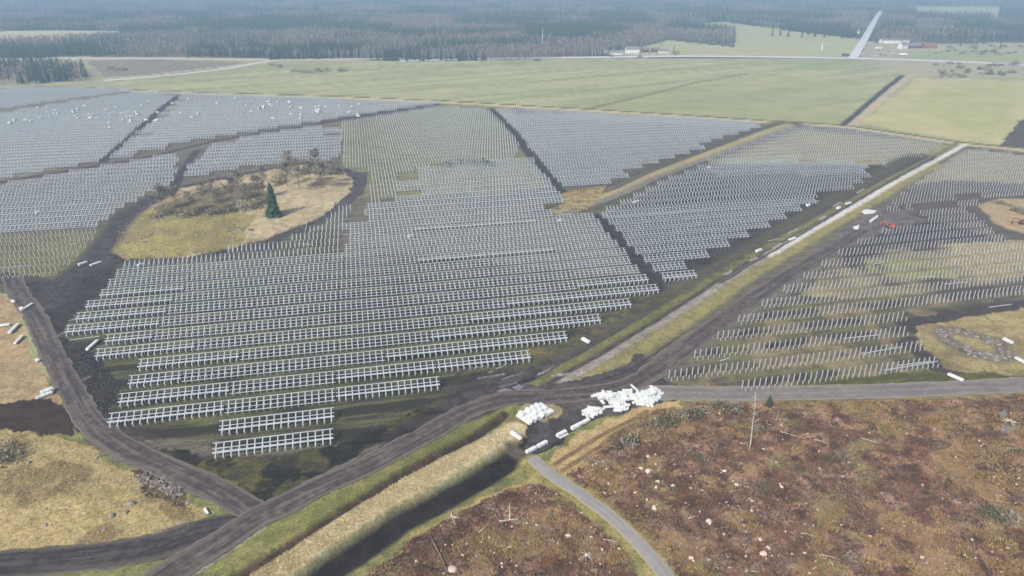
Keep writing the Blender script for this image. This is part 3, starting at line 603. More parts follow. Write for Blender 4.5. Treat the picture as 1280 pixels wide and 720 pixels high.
ORD = ['zeroth', 'first', 'second', 'third', 'fourth', 'fifth', 'sixth', 'seventh', 'eighth', 'ninth', 'tenth', 'eleventh', 'twelfth', 'thirteenth', 'fourteenth', 'fifteenth', 'sixteenth', 'seventeenth', 'eighteenth', 'nineteenth', 'twentieth', 'twenty-first', 'twenty-second', 'twenty-third', 'twenty-fourth', 'twenty-fifth', 'twenty-sixth', 'twenty-seventh', 'twenty-eighth', 'twenty-ninth', 'thirtieth'] + ['thirty-' + a for a in ('first', 'second', 'third', 'fourth', 'fifth', 'sixth', 'seventh', 'eighth', 'ninth')]
seen_labels = set()
for i, (k, q, n, kd, (x, y), j, nseg, east) in enumerate(racks[:300]):
    rails = 'three' if kd == '3' else 'four'
    lab = '%s-railed rack, %s from left, %s %s' % (rails, ORD[min(j + 1, 39)], ORD[min(k + 1, 39)], 'row east of the dark avenue' if east else 'row from the front')
    if lab in seen_labels: lab += ', farther right run'
    seen_labels.add(lab); NN = 8 * n
    if i < 84:
        root = link('solar_rack', None, loc=(x, y, 0), rz=ROW)
        for a in range(NN):
            xx = (a - (NN - 1) / 2) * SP
            link('rear_post', PART['rear'], root, (xx, 0, 0)); link('front_post', PART['front'], root, (xx, 0, 0)); link('rafter', PART['rafter'], root, (xx, 0, 0))
        for pm in PM[NN, kd]: link('purlin', pm, root)
    else:
        root = link('solar_rack', JMM[NN, kd], loc=(x, y, 0), rz=ROW)
    tag(root, lab, 'solar rack', 'bare steel racks standing in rows')
def scatter(tmpl, items, rz):
    """many copies of one small solid as plain arrays"""
    V, Fq = tmpl; c, s = math.cos(rz), math.sin(rz); W = V.copy(); W[:, 0] = V[:, 0] * c - V[:, 1] * s; W[:, 1] = V[:, 0] * s + V[:, 1] * c
    P = np.array(items, np.float32); P = np.concatenate([P, np.zeros((len(P), 3 - P.shape[1]), np.float32)], 1)
    VV = (W[None] + P[:, None]).reshape(-1, 3); FF = (Fq[None] + (np.arange(len(P)) * len(V))[:, None, None]).reshape(-1, 4)
    return VV, FF
def stuff(name, sets, m, **k):
    Vs = []; Fs = []; o = 0
    for V, Fq in sets: Vs.append(V); Fs.append(Fq + o); o += len(V)
    return tag(link(name, np_mesh(name, np.concatenate(Vs), np.concatenate(Fs), m)), kind='stuff', **k)
rest = {}
for r in racks[300:]: rest.setdefault((8 * r[2], r[3]), []).append(r[4])
stuff('far_solar_racks', [scatter(JM[k].arr(), v, ROW) for k, v in rest.items()], M['steel'], label='pale mass of empty steel racks filling the far fields', cat='solar racks')
# posts: a tall one behind a short one
PT = MB(); PT.box(-.15, .15, .88, 1.12, -.3, 2.95); PS = MB(); PS.box(-.14, .14, -1.22, -1.0, -.3, 1.4)
ptm = PT.mesh('steel_post', M['post']); psm = PS.mesh('steel_post', M['post'])
tall = [(x, y, gz(x, y) * .5) for x, y in posts]
for x, y, z in tall[:150]:
    tag(link('steel_post', ptm, loc=(x, y, z), rz=ROW + random.uniform(-.03, .03)), 'tall bare steel post driven into the ground, back one of its pair', 'post', 'tall steel posts in rows east of the road')
    tag(link('steel_post', psm, loc=(x + random.uniform(-.05, .05), y, z), rz=ROW), 'short bare steel post, front one of its pair', 'post', 'short steel posts in rows east of the road')
pr = tall[150:]
stuff('far_steel_posts', [scatter(PT.arr(), pr, ROW), scatter(PS.arr(), pr, ROW)], M['post'], label='field of bare steel posts still waiting for rails', cat='steel posts')
for x, y in frames[:300]:
    tag(link('post_frame', FRAME_M, loc=(x, y, 0), rz=ROW), 'two steel posts with a sloping rafter but no rails yet', 'post frame', 'steel post frames without rails in the middle of the site')
stuff('far_post_frames', [scatter(FRAME_A.arr(), frames[300:], ROW)], M['steel'], label='rows of steel post frames without rails, farther off', cat='post frames')
print('racks', len(racks), 'posts', len(posts), 'frames', len(frames), time.time() - T0)

# ------------------------------------------------------------------ TREES
def spruce(h, seed, tiers=10, nb=8, spread=.2, pw=.8):
    rd = random.Random(seed); t = MB(); t.tube([(0, 0, -.3), (0, 0, h * .5), (0, 0, h * .95)], [h * .014, h * .009, .02], 5); c = MB()
    for i in range(tiers):
        f = i / (tiers - 1); z = h * (.1 + .86 * f); rr = h * spread * (1 - f) ** pw * (rd.uniform(.7, 1.15) if pw < .8 else 1) + .12
        for k in range(nb):
            a = 2 * math.pi * (k + rd.random() * .8 + i * .37) / nb; l = rr * rd.uniform(.6, 1.15); w_ = rr * (rd.uniform(.3, .5) if pw >= .8 else rd.uniform(.14, .24)) + .1; dr = l * rd.uniform(.25, .5); dx, dy = math.cos(a), math.sin(a); th = h * .05
            c.add([(0, 0, z + th), (dx * l * .6 - dy * w_, dy * l * .6 + dx * w_, z - dr * .5), (dx * l, dy * l, z - dr), (dx * l * .6 + dy * w_, dy * l * .6 - dx * w_, z - dr * .55)], [(0, 1, 2), (0, 2, 3)])
    c.add([(-.15, 0, h * .9), (.15, .1, h * .9), (0, -.15, h * .9), (0, 0, h)], [(0, 1, 3), (1, 2, 3), (2, 0, 3)])
    return t, c
def bare(h, seed, limbs=7, twigs=60, tw=.25, spread=.22, tl=.1):
    rd = random.Random(seed); t = MB(); x = 0; pts = [(0, 0, -.3)]
    for i in range(1, 6): pts.append((rd.uniform(-.02, .02) * h, rd.uniform(-.02, .02) * h, h * i / 5 * .96))
    t.tube(pts, [h * .013, h * .011, h * .009, h * .006, h * .003, .02], 5); c = MB(); ends = []
    for i in range(limbs):
        f = .3 + .6 * (i + rd.random()) / limbs; a = rd.uniform(0, 6.28); L_ = h * spread * (1.3 - f) * rd.uniform(.8, 1.4); b0 = np.array((0, 0, h * f)); b1 = b0 + np.array((math.cos(a) * L_, math.sin(a) * L_, L_ * rd.uniform(.5, 1.1)))
        c.beam(b0, b1, h * .006, h * .006, .03, .03); ends.append((b0, b1))
    for i in range(twigs):
        b0, b1 = rd.choice(ends); p = b0 + (b1 - b0) * rd.uniform(.3, 1.05); a = rd.uniform(0, 6.28); L_ = h * tl * rd.uniform(.5, 1.3); d = np.array((math.cos(a) * .8, math.sin(a) * .8, rd.uniform(-.1, 1.0))) * L_
        s = np.array((-math.sin(a), math.cos(a), rd.uniform(-.4, .4))) * tw * rd.uniform(.5, 1.2) / 2
        c.add([p - s * .4, p + s * .4, p + d + s, p + d * 1.2 - s], [(0, 1, 2, 3)])
    return t, c
def bushy(rad, h, seed, n=160, sz=.3):
    rd = random.Random(seed); c = MB(); st = MB()
    for i in range(5):
        a = rd.uniform(0, 6.28); st.beam((0, 0, -.2), (math.cos(a) * rad * .5, math.sin(a) * rad * .5, h * .7), .08, .08, .03, .03)
    for i in range(n):
        a = rd.uniform(0, 6.28); f = rd.random() ** .5; z = h * rd.uniform(.08, 1) * (1 - .45 * f * f); p = np.array((math.cos(a) * rad * f, math.sin(a) * rad * f, z)); u = np.array([rd.gauss(0, 1) for _ in range(3)]); u /= np.linalg.norm(u); v = np.cross(u, (.3, .2, 1)); v /= np.linalg.norm(v); s = sz * rd.uniform(.5, 1.3)
        c.add([p - u * s, p - v * s * .5, p + u * s, p + v * s * .5], [(0, 1, 2, 3)])
    return st, c
SPR = []; 
for i in range(4):
    t, c = spruce(20, 10 + i, 9, 7, .17); SPR.append((t.mesh('spruce_trunk', M['bark']), c.mesh('spruce_crown', M['needle'] if i % 2 else M['needle2'])))
BIR = []
for i in range(4):
    t, c = bare(17, 30 + i, 8, 90, .9, .2, .1); BIR.append((t.mesh('birch_trunk', M['birch']), c.mesh('birch_crown', M['twig'] if i % 2 else M['twig_warm'])))
def tree_thing(kind, pair, x, y, sc, label, cat, group=None, z=None, rz=None):
    r_ = link(kind, None, loc=(x, y, gz(x, y) if z is None else z), rz=random.uniform(0, 6.28) if rz is None else rz, sc=sc)
    tag(r_, label, cat, group); link('trunk', pair[0], r_); link('crown', pair[1], r_); return r_
# forest footprint
OPEN = [poly((110, 78), (110, 70), (330, 72), (330, 68), (335, 90), (110, 100)), poly((835, 50), (860, 51), (917, 59), (919, 42), (880, 30), (900, 26), (960, 36), (1060, 47), (1110, 50), (1140, 56), (1400, 52), (1400, 110), (700, 110), (755, 69), (800, 60)),
        poly((1138, 7), (1250, 8), (1248, 22), (1146, 21)), poly((1143, 33), (1195, 33), (1190, 41), (1145, 40)), poly((-300, 44), (60, 38), (150, 39), (150, 47), (62, 54), (-300, 64)), poly((-300, 82), (-300, 73), (45, 73), (110, 70), (110, 80), (60, 79)),
        poly((330, 100), (330, 75), (440, 74), (505, 77.5), (560, 78), (630, 77), (645, 75), (760, 70), (760, 110))]
LEFTW = poly((-500, 128), (-60, 109), (0, 108), (60, 104), (115, 101), (106, 88), (60, 81), (-60, 84), (-500, 92))
def forest_pts():
    out = []; d = gp(640, 78)[1]
    while d < 5200:
        sp = 6.5 + max(0, d - 1100) / 330; hw = d * .86 + 40; n = int(2 * hw / sp)
        xx = -hw + (np.arange(n) + rng.random(n)) * sp; yy = d + rng.random(n) * sp * .9; out.append(np.stack([xx, yy, np.full(n, sp)], -1)); d += sp * .9
    return np.concatenate(out)
fp = forest_pts(); keep = np.ones(len(fp), bool)
for o in OPEN: keep &= ~inside(o, fp[:, 0], fp[:, 1])
keep &= dist_line(pl(RD_NORTH), fp[:, 0], fp[:, 1]) > 22
keep &= ~((fp[:, 0] > gp(1060, 40)[0]) & (fp[:, 1] < gp(640, 50)[1]))
keep &= fp[:, 1] > gp(640, 76.5)[1]
gl = fbm(fp[:, 0], fp[:, 1], 260, 3, 41)
keep &= ~((gl > .69) & (fp[:, 1] > 1700))
keep &= ~((gl > .55) & (rng.random(len(fp)) < .35))
fp = fp[keep]
lw = []
for i in range(4200):
    x = random.uniform(LEFTW[:, 0].min(), LEFTW[:, 0].max()); y = random.uniform(LEFTW[:, 1].min(), LEFTW[:, 1].max()); lw.append((x, y, 6.5))
lw = np.array(lw); lw = lw[inside(LEFTW, lw[:, 0], lw[:, 1]) & (np.abs(lw[:, 0]) < lw[:, 1] * .9)]
fp = np.concatenate([lw, fp]); kindn = fbm(fp[:, 0], fp[:, 1], 130, 4, 42) + (rng.random(len(fp)) - .5) * .12 - .04 * inside(LEFTW, fp[:, 0], fp[:, 1])
edge = fp[:, 1] < gp(640, 68)[1]
isb = kindn > np.where(edge, .5, .53)
order = np.argsort(np.hypot(fp[:, 0], fp[:, 1])); fp = fp[order]; isb = isb[order]
vis = np.abs(fp[:, 0]) < fp[:, 1] * .76
def ind(flag, pairs, kind, lab, grp, hs):
    ids = np.where(flag & vis)[0][:300]
    for q, i in enumerate(ids):
        x, y, sp = fp[i]; u_ = x / y; wh = 'in the small dark wood at the far left' if inside(LEFTW, np.array([x]), np.array([y]))[0] else 'at the forest edge, far left' if u_ < -.45 else 'at the forest edge left of centre' if u_ < -.2 else 'at the forest edge behind the middle of the green field' if u_ < .05 else 'at the forest edge by the white farm' if u_ < .35 else 'in the woods round the far straight road'
        tree_thing(kind, pairs[q % 4], x, y, random.uniform(*hs), lab + ' ' + wh, 'tree', grp + ' ' + wh, 0)
    rem = np.setdiff1d(np.where(flag)[0], ids); return fp[rem]
rs_ = ind(~isb, SPR, 'spruce_tree', 'dark green conifer', 'conifers', (.6, 1.05))
rb_ = ind(isb, BIR, 'birch_tree', 'leafless grey-brown birch', 'bare birches', (.6, 1.0))
def gn_forest(name, pts, pairs, label, hlo, hhi):
    me = bpy.data.meshes.new(name); me.vertices.add(len(pts)); co = np.concatenate([pts[:, :2], np.zeros((len(pts), 1))], 1).astype(np.float32); me.vertices.foreach_set('co', co.ravel())
    sc = (pts[:, 2] / 6.5) ** .55 * rng.uniform(hlo, hhi, len(pts)); at = me.attributes.new('tree_scale', 'FLOAT', 'POINT'); at.data.foreach_set('value', sc.astype(np.float32))
    at = me.attributes.new('tree_turn', 'FLOAT', 'POINT'); at.data.foreach_set('value', rng.uniform(0, 6.28, len(pts)).astype(np.float32))
    at = me.attributes.new('tree_kind', 'INT', 'POINT'); at.data.foreach_set('value', rng.integers(0, 4, len(pts)).astype(np.int32))
    o = tag(link(name, me), label, 'forest', None, 'stuff'); g = bpy.data.node_groups.new(name, 'GeometryNodeTree'); g.interface.new_socket('Geometry', in_out='INPUT', socket_type='NodeSocketGeometry'); g.interface.new_socket('Geometry', in_out='OUTPUT', socket_type='NodeSocketGeometry')
    N = g.nodes.new; L = g.links.new; gi = N('NodeGroupInput'); go = N('NodeGroupOutput'); g2 = N('GeometryNodeGeometryToInstance')
    for pr_ in pairs[::-1]:
        j = N('GeometryNodeJoinGeometry')
        for ob in pr_:
            oi = N('GeometryNodeObjectInfo'); oi.inputs['Object'].default_value = ob; oi.transform_space = 'ORIGINAL'; L(oi.outputs['Geometry'], j.inputs[0])
        L(j.outputs[0], g2.inputs[0])if False else None
        gi2 = N('GeometryNodeGeometryToInstance'); L(j.outputs[0], gi2.inputs[0]); pr_node = gi2
        if 'allj' not in locals(): allj = N('GeometryNodeJoinGeometry')
        L(pr_node.outputs[0], allj.inputs[0])
    ip = N('GeometryNodeInstanceOnPoints'); L(gi.outputs[0], ip.inputs['Points']); L(allj.outputs[0], ip.inputs['Instance']); ip.inputs['Pick Instance'].default_value = True
    def na(n, ty):
        a = N('GeometryNodeInputNamedAttribute'); a.data_type = ty; a.inputs[0].default_value = n; return a.outputs[0]
    L(na('tree_kind', 'INT'), ip.inputs['Instance Index']); cx = N('ShaderNodeCombineXYZ'); L(na('tree_turn', 'FLOAT'), cx.inputs[2]); er = N('FunctionNodeEulerToRotation'); L(cx.outputs[0], er.inputs[0]); L(er.outputs[0], ip.inputs['Rotation']); L(na('tree_scale', 'FLOAT'), ip.inputs['Scale'])
    L(ip.outputs[0], go.inputs[0]); md = o.modifiers.new('trees', 'NODES'); md.node_group = g; return o
def find_pairs(kind, meshes):
    res = []
    for mt, mc in meshes:
        a = next(o for o in bpy.data.objects if o.data == mt); b = next(o for o in bpy.data.objects if o.data == mc); res.append((a, b))
    return res
gn_forest('conifer_forest', rs_, find_pairs('s', SPR), 'far conifer forest fading into blue haze below the horizon', .65, 1.05)
gn_forest('birch_forest', rb_, find_pairs('b', BIR), 'stands of leafless birches mixed into the far forest', .6, .95)
print('forest', len(rs_), len(rb_), time.time() - T0)

# trees and shrubs one by one
t, c = spruce(20, 77, 34, 20, .3, .55); BIGSP = (t.mesh('spruce_trunk', M['bark']), c.mesh('spruce_crown', M['needle2']))
x, y = gp(343, 274); tree_thing('spruce_tree', BIGSP, x, y, (.8, .8, .95), 'tallest dark green spruce on the grassy island between racks', 'tree')
BB = []
for i in range(4):
    t, c = bare(12, 60 + i, 34, 1500, .13, .3, .085); BB.append((t.mesh('birch_trunk', M['bark']), c.mesh('birch_crown', M['brush'])))
for i, (px_, py_) in enumerate([(205, 268), (222, 262), (240, 270), (258, 262), (275, 266), (292, 258), (310, 264), (325, 255), (360, 236), (375, 240), (388, 232), (402, 238), (415, 230), (365, 226), (395, 224), (330, 240), (300, 246), (268, 250)]):
    x, y = gp(px_, py_); tree_thing('bare_tree', BB[i % 4], x, y, random.uniform(.9, 1.3) * (1.25 if px_ > 350 else 1), 'leafless grey tree in the thicket on the grassy island', 'tree', 'leafless trees on the island')
SH = []
for i in range(4):
    a, b = bushy(2.4, 2.6, 90 + i, 150, .34); SH.append((a.mesh('stems', M['bark']), b.mesh('foliage', M['bush'] if i % 2 else M['brush'])))
def shrub(px_, py_, sc, lab, grp=None, v=0):
    x, y = gp(px_, py_); r_ = link('shrub', None, loc=(x, y, gz(x, y)), rz=random.uniform(0, 6), sc=sc); tag(r_, lab, 'shrub', grp); link('stems', SH[v][0], r_); link('foliage', SH[v][1], r_)
for i, (px_, py_) in enumerate([(196, 276), (212, 272), (234, 276), (250, 270), (270, 272), (288, 270), (305, 268), (322, 266), (400, 222), (420, 219), (385, 218), (350, 232), (318, 250)]):
    shrub(px_, py_, random.uniform(1.4, 2.2), 'low dark brushwood under the bare trees on the island', 'brushwood on the island', i % 2)
for i, (px_, py_) in enumerate([(1244, 254), (1252, 255), (1262, 258), (1268, 264), (1274, 262), (1278, 268)]):
    shrub(px_, py_, 1.0, 'green-brown bush on the sandy mound at the right edge', 'bushes on the sandy mound', i % 4)
for i, (px_, py_) in enumerate([(560, 208), (575, 206), (590, 206), (604, 205), (612, 208)]):
    shrub(px_, py_, 1.8, 'dark bush in the gap of the far racks', 'bushes in the gap between far racks', 1)
for i, (px_, py_, s_) in enumerate([(787, 556, .8), (790, 552, .6), (820, 535, .9), (835, 530, .9), (850, 525, .8), (866, 520, .8), (880, 516, .7), (900, 512, .8), (920, 512, .7), (872, 575, .6), (948, 538, .5), (770, 560, .6), (885, 578, .5), (1040, 575, .6), (1052, 572, .7), (1240, 648, .8), (1262, 652, .7), (955, 610, .5), (1064, 700, .6), (1000, 588, .4)]):
    shrub(px_, py_, s_ * 1.45, 'low grey-green shrub on the clear-felled slope', 'shrubs on the clear-felled slope', (i * 3) % 4)
JUN = []
t, c = spruce(4, 5, 12, 9, .3); JUN = (t.mesh('trunk', M['bark']), c.mesh('crown', M['needle2']))
x, y = gp(961, 507); tree_thing('young_spruce', JUN, x, y, 1.0, 'small green spruce beside the gravel road near the dead birch', 'tree')
for px_, py_ in [(5, 570), (12, 580), (-4, 584)]: shrub(px_, py_, 1.6, 'rusty leafless bush at the left edge of the knoll', 'rusty bushes at the left edge', 0)
# hedge clumps and bushes far away
for i, (px_, py_, s_) in enumerate([(340, 82, 1.5), (350, 84, 1.6), (368, 90, 1.8), (378, 91, 1.9), (388, 91, 1.9), (398, 90, 2), (408, 89, 1.9), (426, 89, 1.7), (432, 89, 1.2), (140, 87, 1.8), (147, 88, 2), (156, 88, 1.4), (763, 71, 2), (800, 72, 1.6), (845, 68, 2.2), (670, 76, 1.6), (674, 76, 1.3)]):
    shrub(px_, py_, s_ * 1.3, 'grey shrub clump out on the far green field', 'shrub clumps on the far field', i % 4)
for i in range(70):
    px_ = random.uniform(1165, 1285); py_ = random.choice([random.uniform(58, 70), random.uniform(80, 97)]); shrub(px_, py_, random.uniform(.8, 1.9) * 1.4, 'grey bush dotted over the pale rough pasture far right', 'bushes on the far right pasture', i % 4)
for i, (px_, py_) in enumerate([(965, 45), (985, 46), (1002, 47), (1018, 46), (1030, 47), (1052, 48), (1062, 48), (975, 44), (1010, 44), (1040, 42)]):
    x, y = gp(px_, py_); tree_thing('spruce_tree', SPR[i % 4], x, y, random.uniform(1.1, 1.5), 'dark garden conifer in front of the far white houses', 'tree', 'garden conifers by the far houses', 0)
for i, (px_, py_) in enumerate([(1090, 56), (1096, 58), (1102, 55), (1110, 54), (1118, 54), (1126, 56), (780, 56), (815, 56), (805, 60)]):
    x, y = gp(px_, py_); tree_thing('bare_tree', BIR[i % 4], x, y, random.uniform(.6, .9), 'leafless roadside tree near the crossroads and farm', 'tree', 'bare trees by the far crossroads', 0)
for i, (px_, py_) in enumerate([(752, 64), (768, 62), (783, 62), (798, 61), (812, 60), (826, 62), (842, 67), (1072, 52), (1078, 46), (1112, 52), (1130, 52), (1146, 54), (1160, 55), (1176, 57), (1186, 60), (1200, 58), (1216, 60), (1232, 58), (1250, 61), (1268, 60)]):
    x, y = gp(px_, py_); tree_thing('bare_tree' if i % 3 else 'spruce_tree', (BIR if i % 3 else SPR)[i % 4], x, y, random.uniform(.6, 1.0), 'grey-brown leafless garden tree by the far farms' if i % 3 else 'dark conifer standing among the far farm buildings', 'tree', 'bare garden trees by the far farms' if i % 3 else 'conifers among the far farm buildings', 0)
x, y = gp(669, 73); tree_thing('bare_tree', BIR[2], x, y, .9, 'pale bare tree standing alone where the field meets the forest', 'tree', None, 0)

# dead birch and other snags on the clear-fell
def snag(px_, py_, h, lab, lean=(0, 0), nb=14, m='birch', seed=1, r=.15):
    x, y = gp(px_, py_); rd = random.Random(seed); t = MB(); n = 8; pts = [(lean[0] * h * (i / n) ** 1.2 + rd.uniform(-.06, .06), lean[1] * h * i / n + rd.uniform(-.06, .06), h * i / n - (.3 if i == 0 else 0)) for i in range(n + 1)]
    t.tube(pts, [r * (1 - .85 * i / n) for i in range(n + 1)], 7); c = MB()
    for i in range(nb):
        f = rd.uniform(.5, .98); p = np.array(pts[int(f * n)]); a = rd.uniform(0, 6.28); L_ = h * rd.uniform(.05, .13) * (1.4 - f); e = p + np.array((math.cos(a) * L_, math.sin(a) * L_, L_ * rd.uniform(.1, .9))); c.beam(p, e, .07, .07, .03, .03)
        for q in range(3):
            e2 = e + np.array((rd.uniform(-1, 1), rd.uniform(-1, 1), rd.uniform(0, 1))) * L_ * .5; c.beam(p + (e - p) * rd.uniform(.4, 1), e2, .04, .04, .02, .02)
    o = link('dead_tree', None, loc=(x, y, gz(x, y))); tag(o, lab, 'tree'); link('trunk', t.mesh('trunk', M[m], smooth=True), o); link('branch', c.mesh('branch', M[m]), o)
snag(937, 562, 19, 'tall thin dead birch leaning right on the clear-felled slope', (-.05, 0), 16, r=.2)
snag(637, 650, 5.5, 'short grey dead trunk standing beside a fallen pale log', (0.01, 0), 3, 'wood_pale', 4, .22)
snag(796, 550, 4, 'short snapped grey stem standing among the slope shrubs', (.05, 0), 3, 'wood_pale', 6)
snag(893, 568, 5, 'thin bare sapling left of the tall dead birch', (.03, 0), 6, 'twig', 8, .08)
snag(66, 660, 3, 'thin stake standing on the straw-coloured knoll', (.01, 0), 2, 'wood_dark', 9, .07)

# logs
def log(px0, px1, r, lab, m='wood_pale', cat='log'):
    a = gp(*px0); b = gp(*px1); L_ = math.dist(a, b); t = MB(); n = 6; rd = random.Random(int(px0[0]))
    t.tube([(L_ * i / n, rd.uniform(-.12, .12), rd.uniform(-.03, .05)) for i in range(n + 1)], [r * (1 - .45 * i / n) for i in range(n + 1)], 8); c = MB()
    zz = max(gz(*a), gz(*b)); o = link('fallen_log', None, loc=(a[0], a[1], zz + r * .6), rz=math.atan2(b[1] - a[1], b[0] - a[0])); tag(o, lab, cat); link('stem', t.mesh('stem', M[m], smooth=True), o)
    for i in range(4):
        c = MB(); x = L_ * rd.uniform(.3, .95); c.beam((x, 0, r * .3), (x + rd.uniform(.2, .8), rd.uniform(-.9, .9), rd.uniform(.3, .9)), .08, .08, .03, .03); link('branch_stub', c.mesh('branch_stub', M[m]), o)
log((624, 652), (648, 650), .22, 'short pale fallen log at the foot of the grey dead trunk')
log((538, 670), (560, 716), .28, 'long grey fallen trunk sloping down at the bottom centre-left', 'wood_dark')
log((662, 718), (690, 697), .14, 'orange-brown split pole lying in the rusty heather, left one of two', 'rust')
log((683, 705), (702, 695), .14, 'shorter orange-brown split pole, right one of two', 'rust')
log((754, 675), (772, 678), .16, 'slim pale log beside the small gravel track')
log((733, 574), (762, 582), .5, 'thick grey log pile edge above the gravel track bend', 'wood_dark')
log((830, 652), (868, 684), .25, 'long brown log right of the gravel track', 'wood_dark')
log((852, 662), (872, 680), .18, 'shorter brown log parallel to the long one right of the track', 'wood_dark')
log((564, 641), (570, 660), .2, 'pale upright-looking stub log near the pile of stones left of the dead trunk')
log((975, 540), (1010, 550), .14, 'thin pale branch lying right of the tall dead birch')
log((1075, 548), (1100, 556), .14, 'thin bleached branch among heather, upper right slope')
for i in range(46):
    c_ = CUT1 if i % 3 else CUT2
    while True:
        px_, py_ = random.uniform(430, 1275), random.uniform(505, 715); q = gp(px_, py_)
        if inside(c_, np.array([q[0]]), np.array([q[1]]))[0] and dist_line(pl(RD_SMALL), np.array([q[0]]), np.array([q[1]]))[0] > 5: break
    L_ = random.uniform(1.5, 5); a = random.uniform(-.6, .6) + (0 if random.random() < .7 else 1.3); t = MB(); t.tube([(0, 0, .05), (L_ / 2, random.uniform(-.2, .2), .15), (L_, 0, .08)], [.11, .09, .04], 6)
    tag(link('branch', t.mesh('branch', M['wood_pale'] if i % 4 == 0 else M['wood_dark'], smooth=True), loc=(q[0], q[1], gz(*q) + .05), rz=a), 'broken branch left lying on the clear-felled ground', 'branch', 'branches scattered on the clear-felled ground')
# bleached root plate
rp = MB(); rd = random.Random(3)
for i in range(26):
    a = rd.uniform(0, 6.28); L_ = rd.uniform(1, 2.8); rp.tube([(0, 0, .4), (math.cos(a) * L_ * .5, math.sin(a) * L_ * .5, rd.uniform(.3, 1)), (math.cos(a) * L_, math.sin(a) * L_, rd.uniform(.05, .7))], [.16, .1, .03], 5)
x, y = gp(733, 695); o = link('root_stump', None, loc=(x, y, gz(x, y) - .2), sc=.8); tag(o, 'bleached upturned root stump with splayed white roots', 'stump'); link('roots', rp.mesh('roots', M['wood_pale'], smooth=True), o); sb = MB(); sb.tube([(0, 0, -.3), (.1, 0, .6), (.2, .1, 1.1)], [.5, .4, .34], 9); link('bole', sb.mesh('bole', M['wood_pale'], smooth=True), o)
rp2 = rp.mesh('roots', M['wood_pale'], smooth=True); 
for px_, py_, s_ in ((1262, 528, 1.0), (568, 648, .5), (690, 676, .45)):
    x, y = gp(px_, py_); o = link('root_stump', None, loc=(x, y, gz(x, y)), rz=px_, sc=s_); tag(o, {1262: 'grey stump and brush heap at the right edge of the slope', 568: 'small root stump beside the stones at the bottom centre', 690: 'small dark-rooted stump left of the bleached one'}[px_], 'stump'); link('roots', rp2, o)

# ------------------------------------------------------------------ STONES
def rockmesh(name, seed, m, flat=.65, sub=2):
    rd = random.Random(seed); bm = bmesh.new(); bmesh.ops.create_icosphere(bm, subdivisions=sub, radius=.5)
    ax = [(np.array([rd.gauss(0, 1) for _ in range(3)]), rd.uniform(.30, .44)) for _ in range(9)]
    for v in bm.verts:
        p = np.array(v.co)
        for n_, d_ in ax:
            n_ = n_ / np.linalg.norm(n_); k_ = p @ n_
            if k_ > d_: p = p - n_ * (k_ - d_)
        v.co = (p[0] * 1.15, p[1] * .9, p[2] * flat + .12)
    me = bpy.data.meshes.new(name); bm.to_mesh(me); bm.free(); me.materials.append(M[m]); return me
RK = {m: [rockmesh('boulder', 100 + i, m) for i in range(5)] for m in ('rock', 'rock_grey', 'rock_dark')}
def rock(px_, py_, size, lab, grp=None, m='rock', world=None):
    x, y = world if world else gp(px_, py_)
    return tag(link('boulder', random.choice(RK[m]), loc=(x, y, gz(x, y) - .05 * size), rz=random.uniform(0, 6), sc=(size * random.uniform(.85, 1.2), size, size * random.uniform(.8, 1.1))), lab, 'boulder', grp)
NAMED = [(811, 589, 2.4, 'large pale boulder, biggest of the cluster below the shrub line'), (801, 586, 1.6, 'pale boulder touching the left of the largest one in the cluster'), (886, 653, 2.3, 'tall whitish oval boulder standing alone mid-slope'), (818, 635, 2.0, 'flat pinkish boulder right of the gravel track bend'),
         (710, 670, 1.9, 'white boulder in dark heather left of the gravel track'), (822, 603, 1.5, 'pale boulder just below the large cluster'), (820, 610, 1.5, 'rounded pink boulder lowest of the cluster by the track'), (841, 607, 1.4, 'small pink boulder right of the cluster'), (906, 588, 1.5, 'pale boulder up-slope right of centre'), (921, 605, 1.6, 'pale flat boulder with a white face, right of centre'),
         (810, 570, 1.5, 'pinkish boulder in red heather above the cluster'), (954, 694, 2.1, 'pink boulder at the bottom right of centre, beside two others'), (950, 675, 1.6, 'grey-white boulder above the pink one at bottom right of centre'), (960, 686, 1.4, 'small white stone beside the pink boulder at bottom'), (864, 698, 1.5, 'grey round boulder near the bottom of the gravel track'),
         (565, 712, 3.0, 'big grey-pink boulder at the lower end of the fallen trunk'), (977, 608, 1.3, 'small white boulder on the far right slope'), (1103, 661, 1.0, 'small white stone in the furrows at right'), (1153, 697, 1.5, 'white boulder near the bottom right furrows'), (557, 681, 1.1, 'small white stone left of the pale stub log')]
for px_, py_, s_, lab in NAMED: rock(px_, py_, s_ * .82, lab)
small = []
while len(small) < 520:
    px_, py_ = random.uniform(420, 1278), random.uniform(508, 718); q = gp(px_, py_)
    if not (inside(CUT1, np.array([q[0]]), np.array([q[1]]))[0] or inside(CUT2, np.array([q[0]]), np.array([q[1]]))[0]): continue
    if dist_line(pl(RD_SMALL), np.array([q[0]]), np.array([q[1]]))[0] < 4: continue
    if px_ > 960 and random.random() < .45: continue
    small.append((.25 + .6 * random.random() ** 2.2, q))
small.sort(key=lambda a: -a[0])
for sz_, q in small[:45]: rock(0, 0, sz_, 'small pale stone scattered over the clear-felled slope', 'small stones on the clear-felled slope', world=q)
sv, sf = [], []
for sz_, q in small[45:]:
    me_ = random.choice(RK['rock']); o_ = len(sv); z_ = gz(*q); ca, sa = math.cos(sz_ * 99), math.sin(sz_ * 99)
    sv += [(q[0] + (v.co.x * ca - v.co.y * sa) * sz_, q[1] + (v.co.x * sa + v.co.y * ca) * sz_, z_ + v.co.z * sz_) for v in me_.vertices]; sf += [[o_ + v for v in p.vertices] for p in me_.polygons]
tag(link('loose_stones', np_mesh('loose_stones', sv, np.array(sf), M['rock'])), 'fine pale stones strewn over the clear-felled slope', None, None, 'stuff')
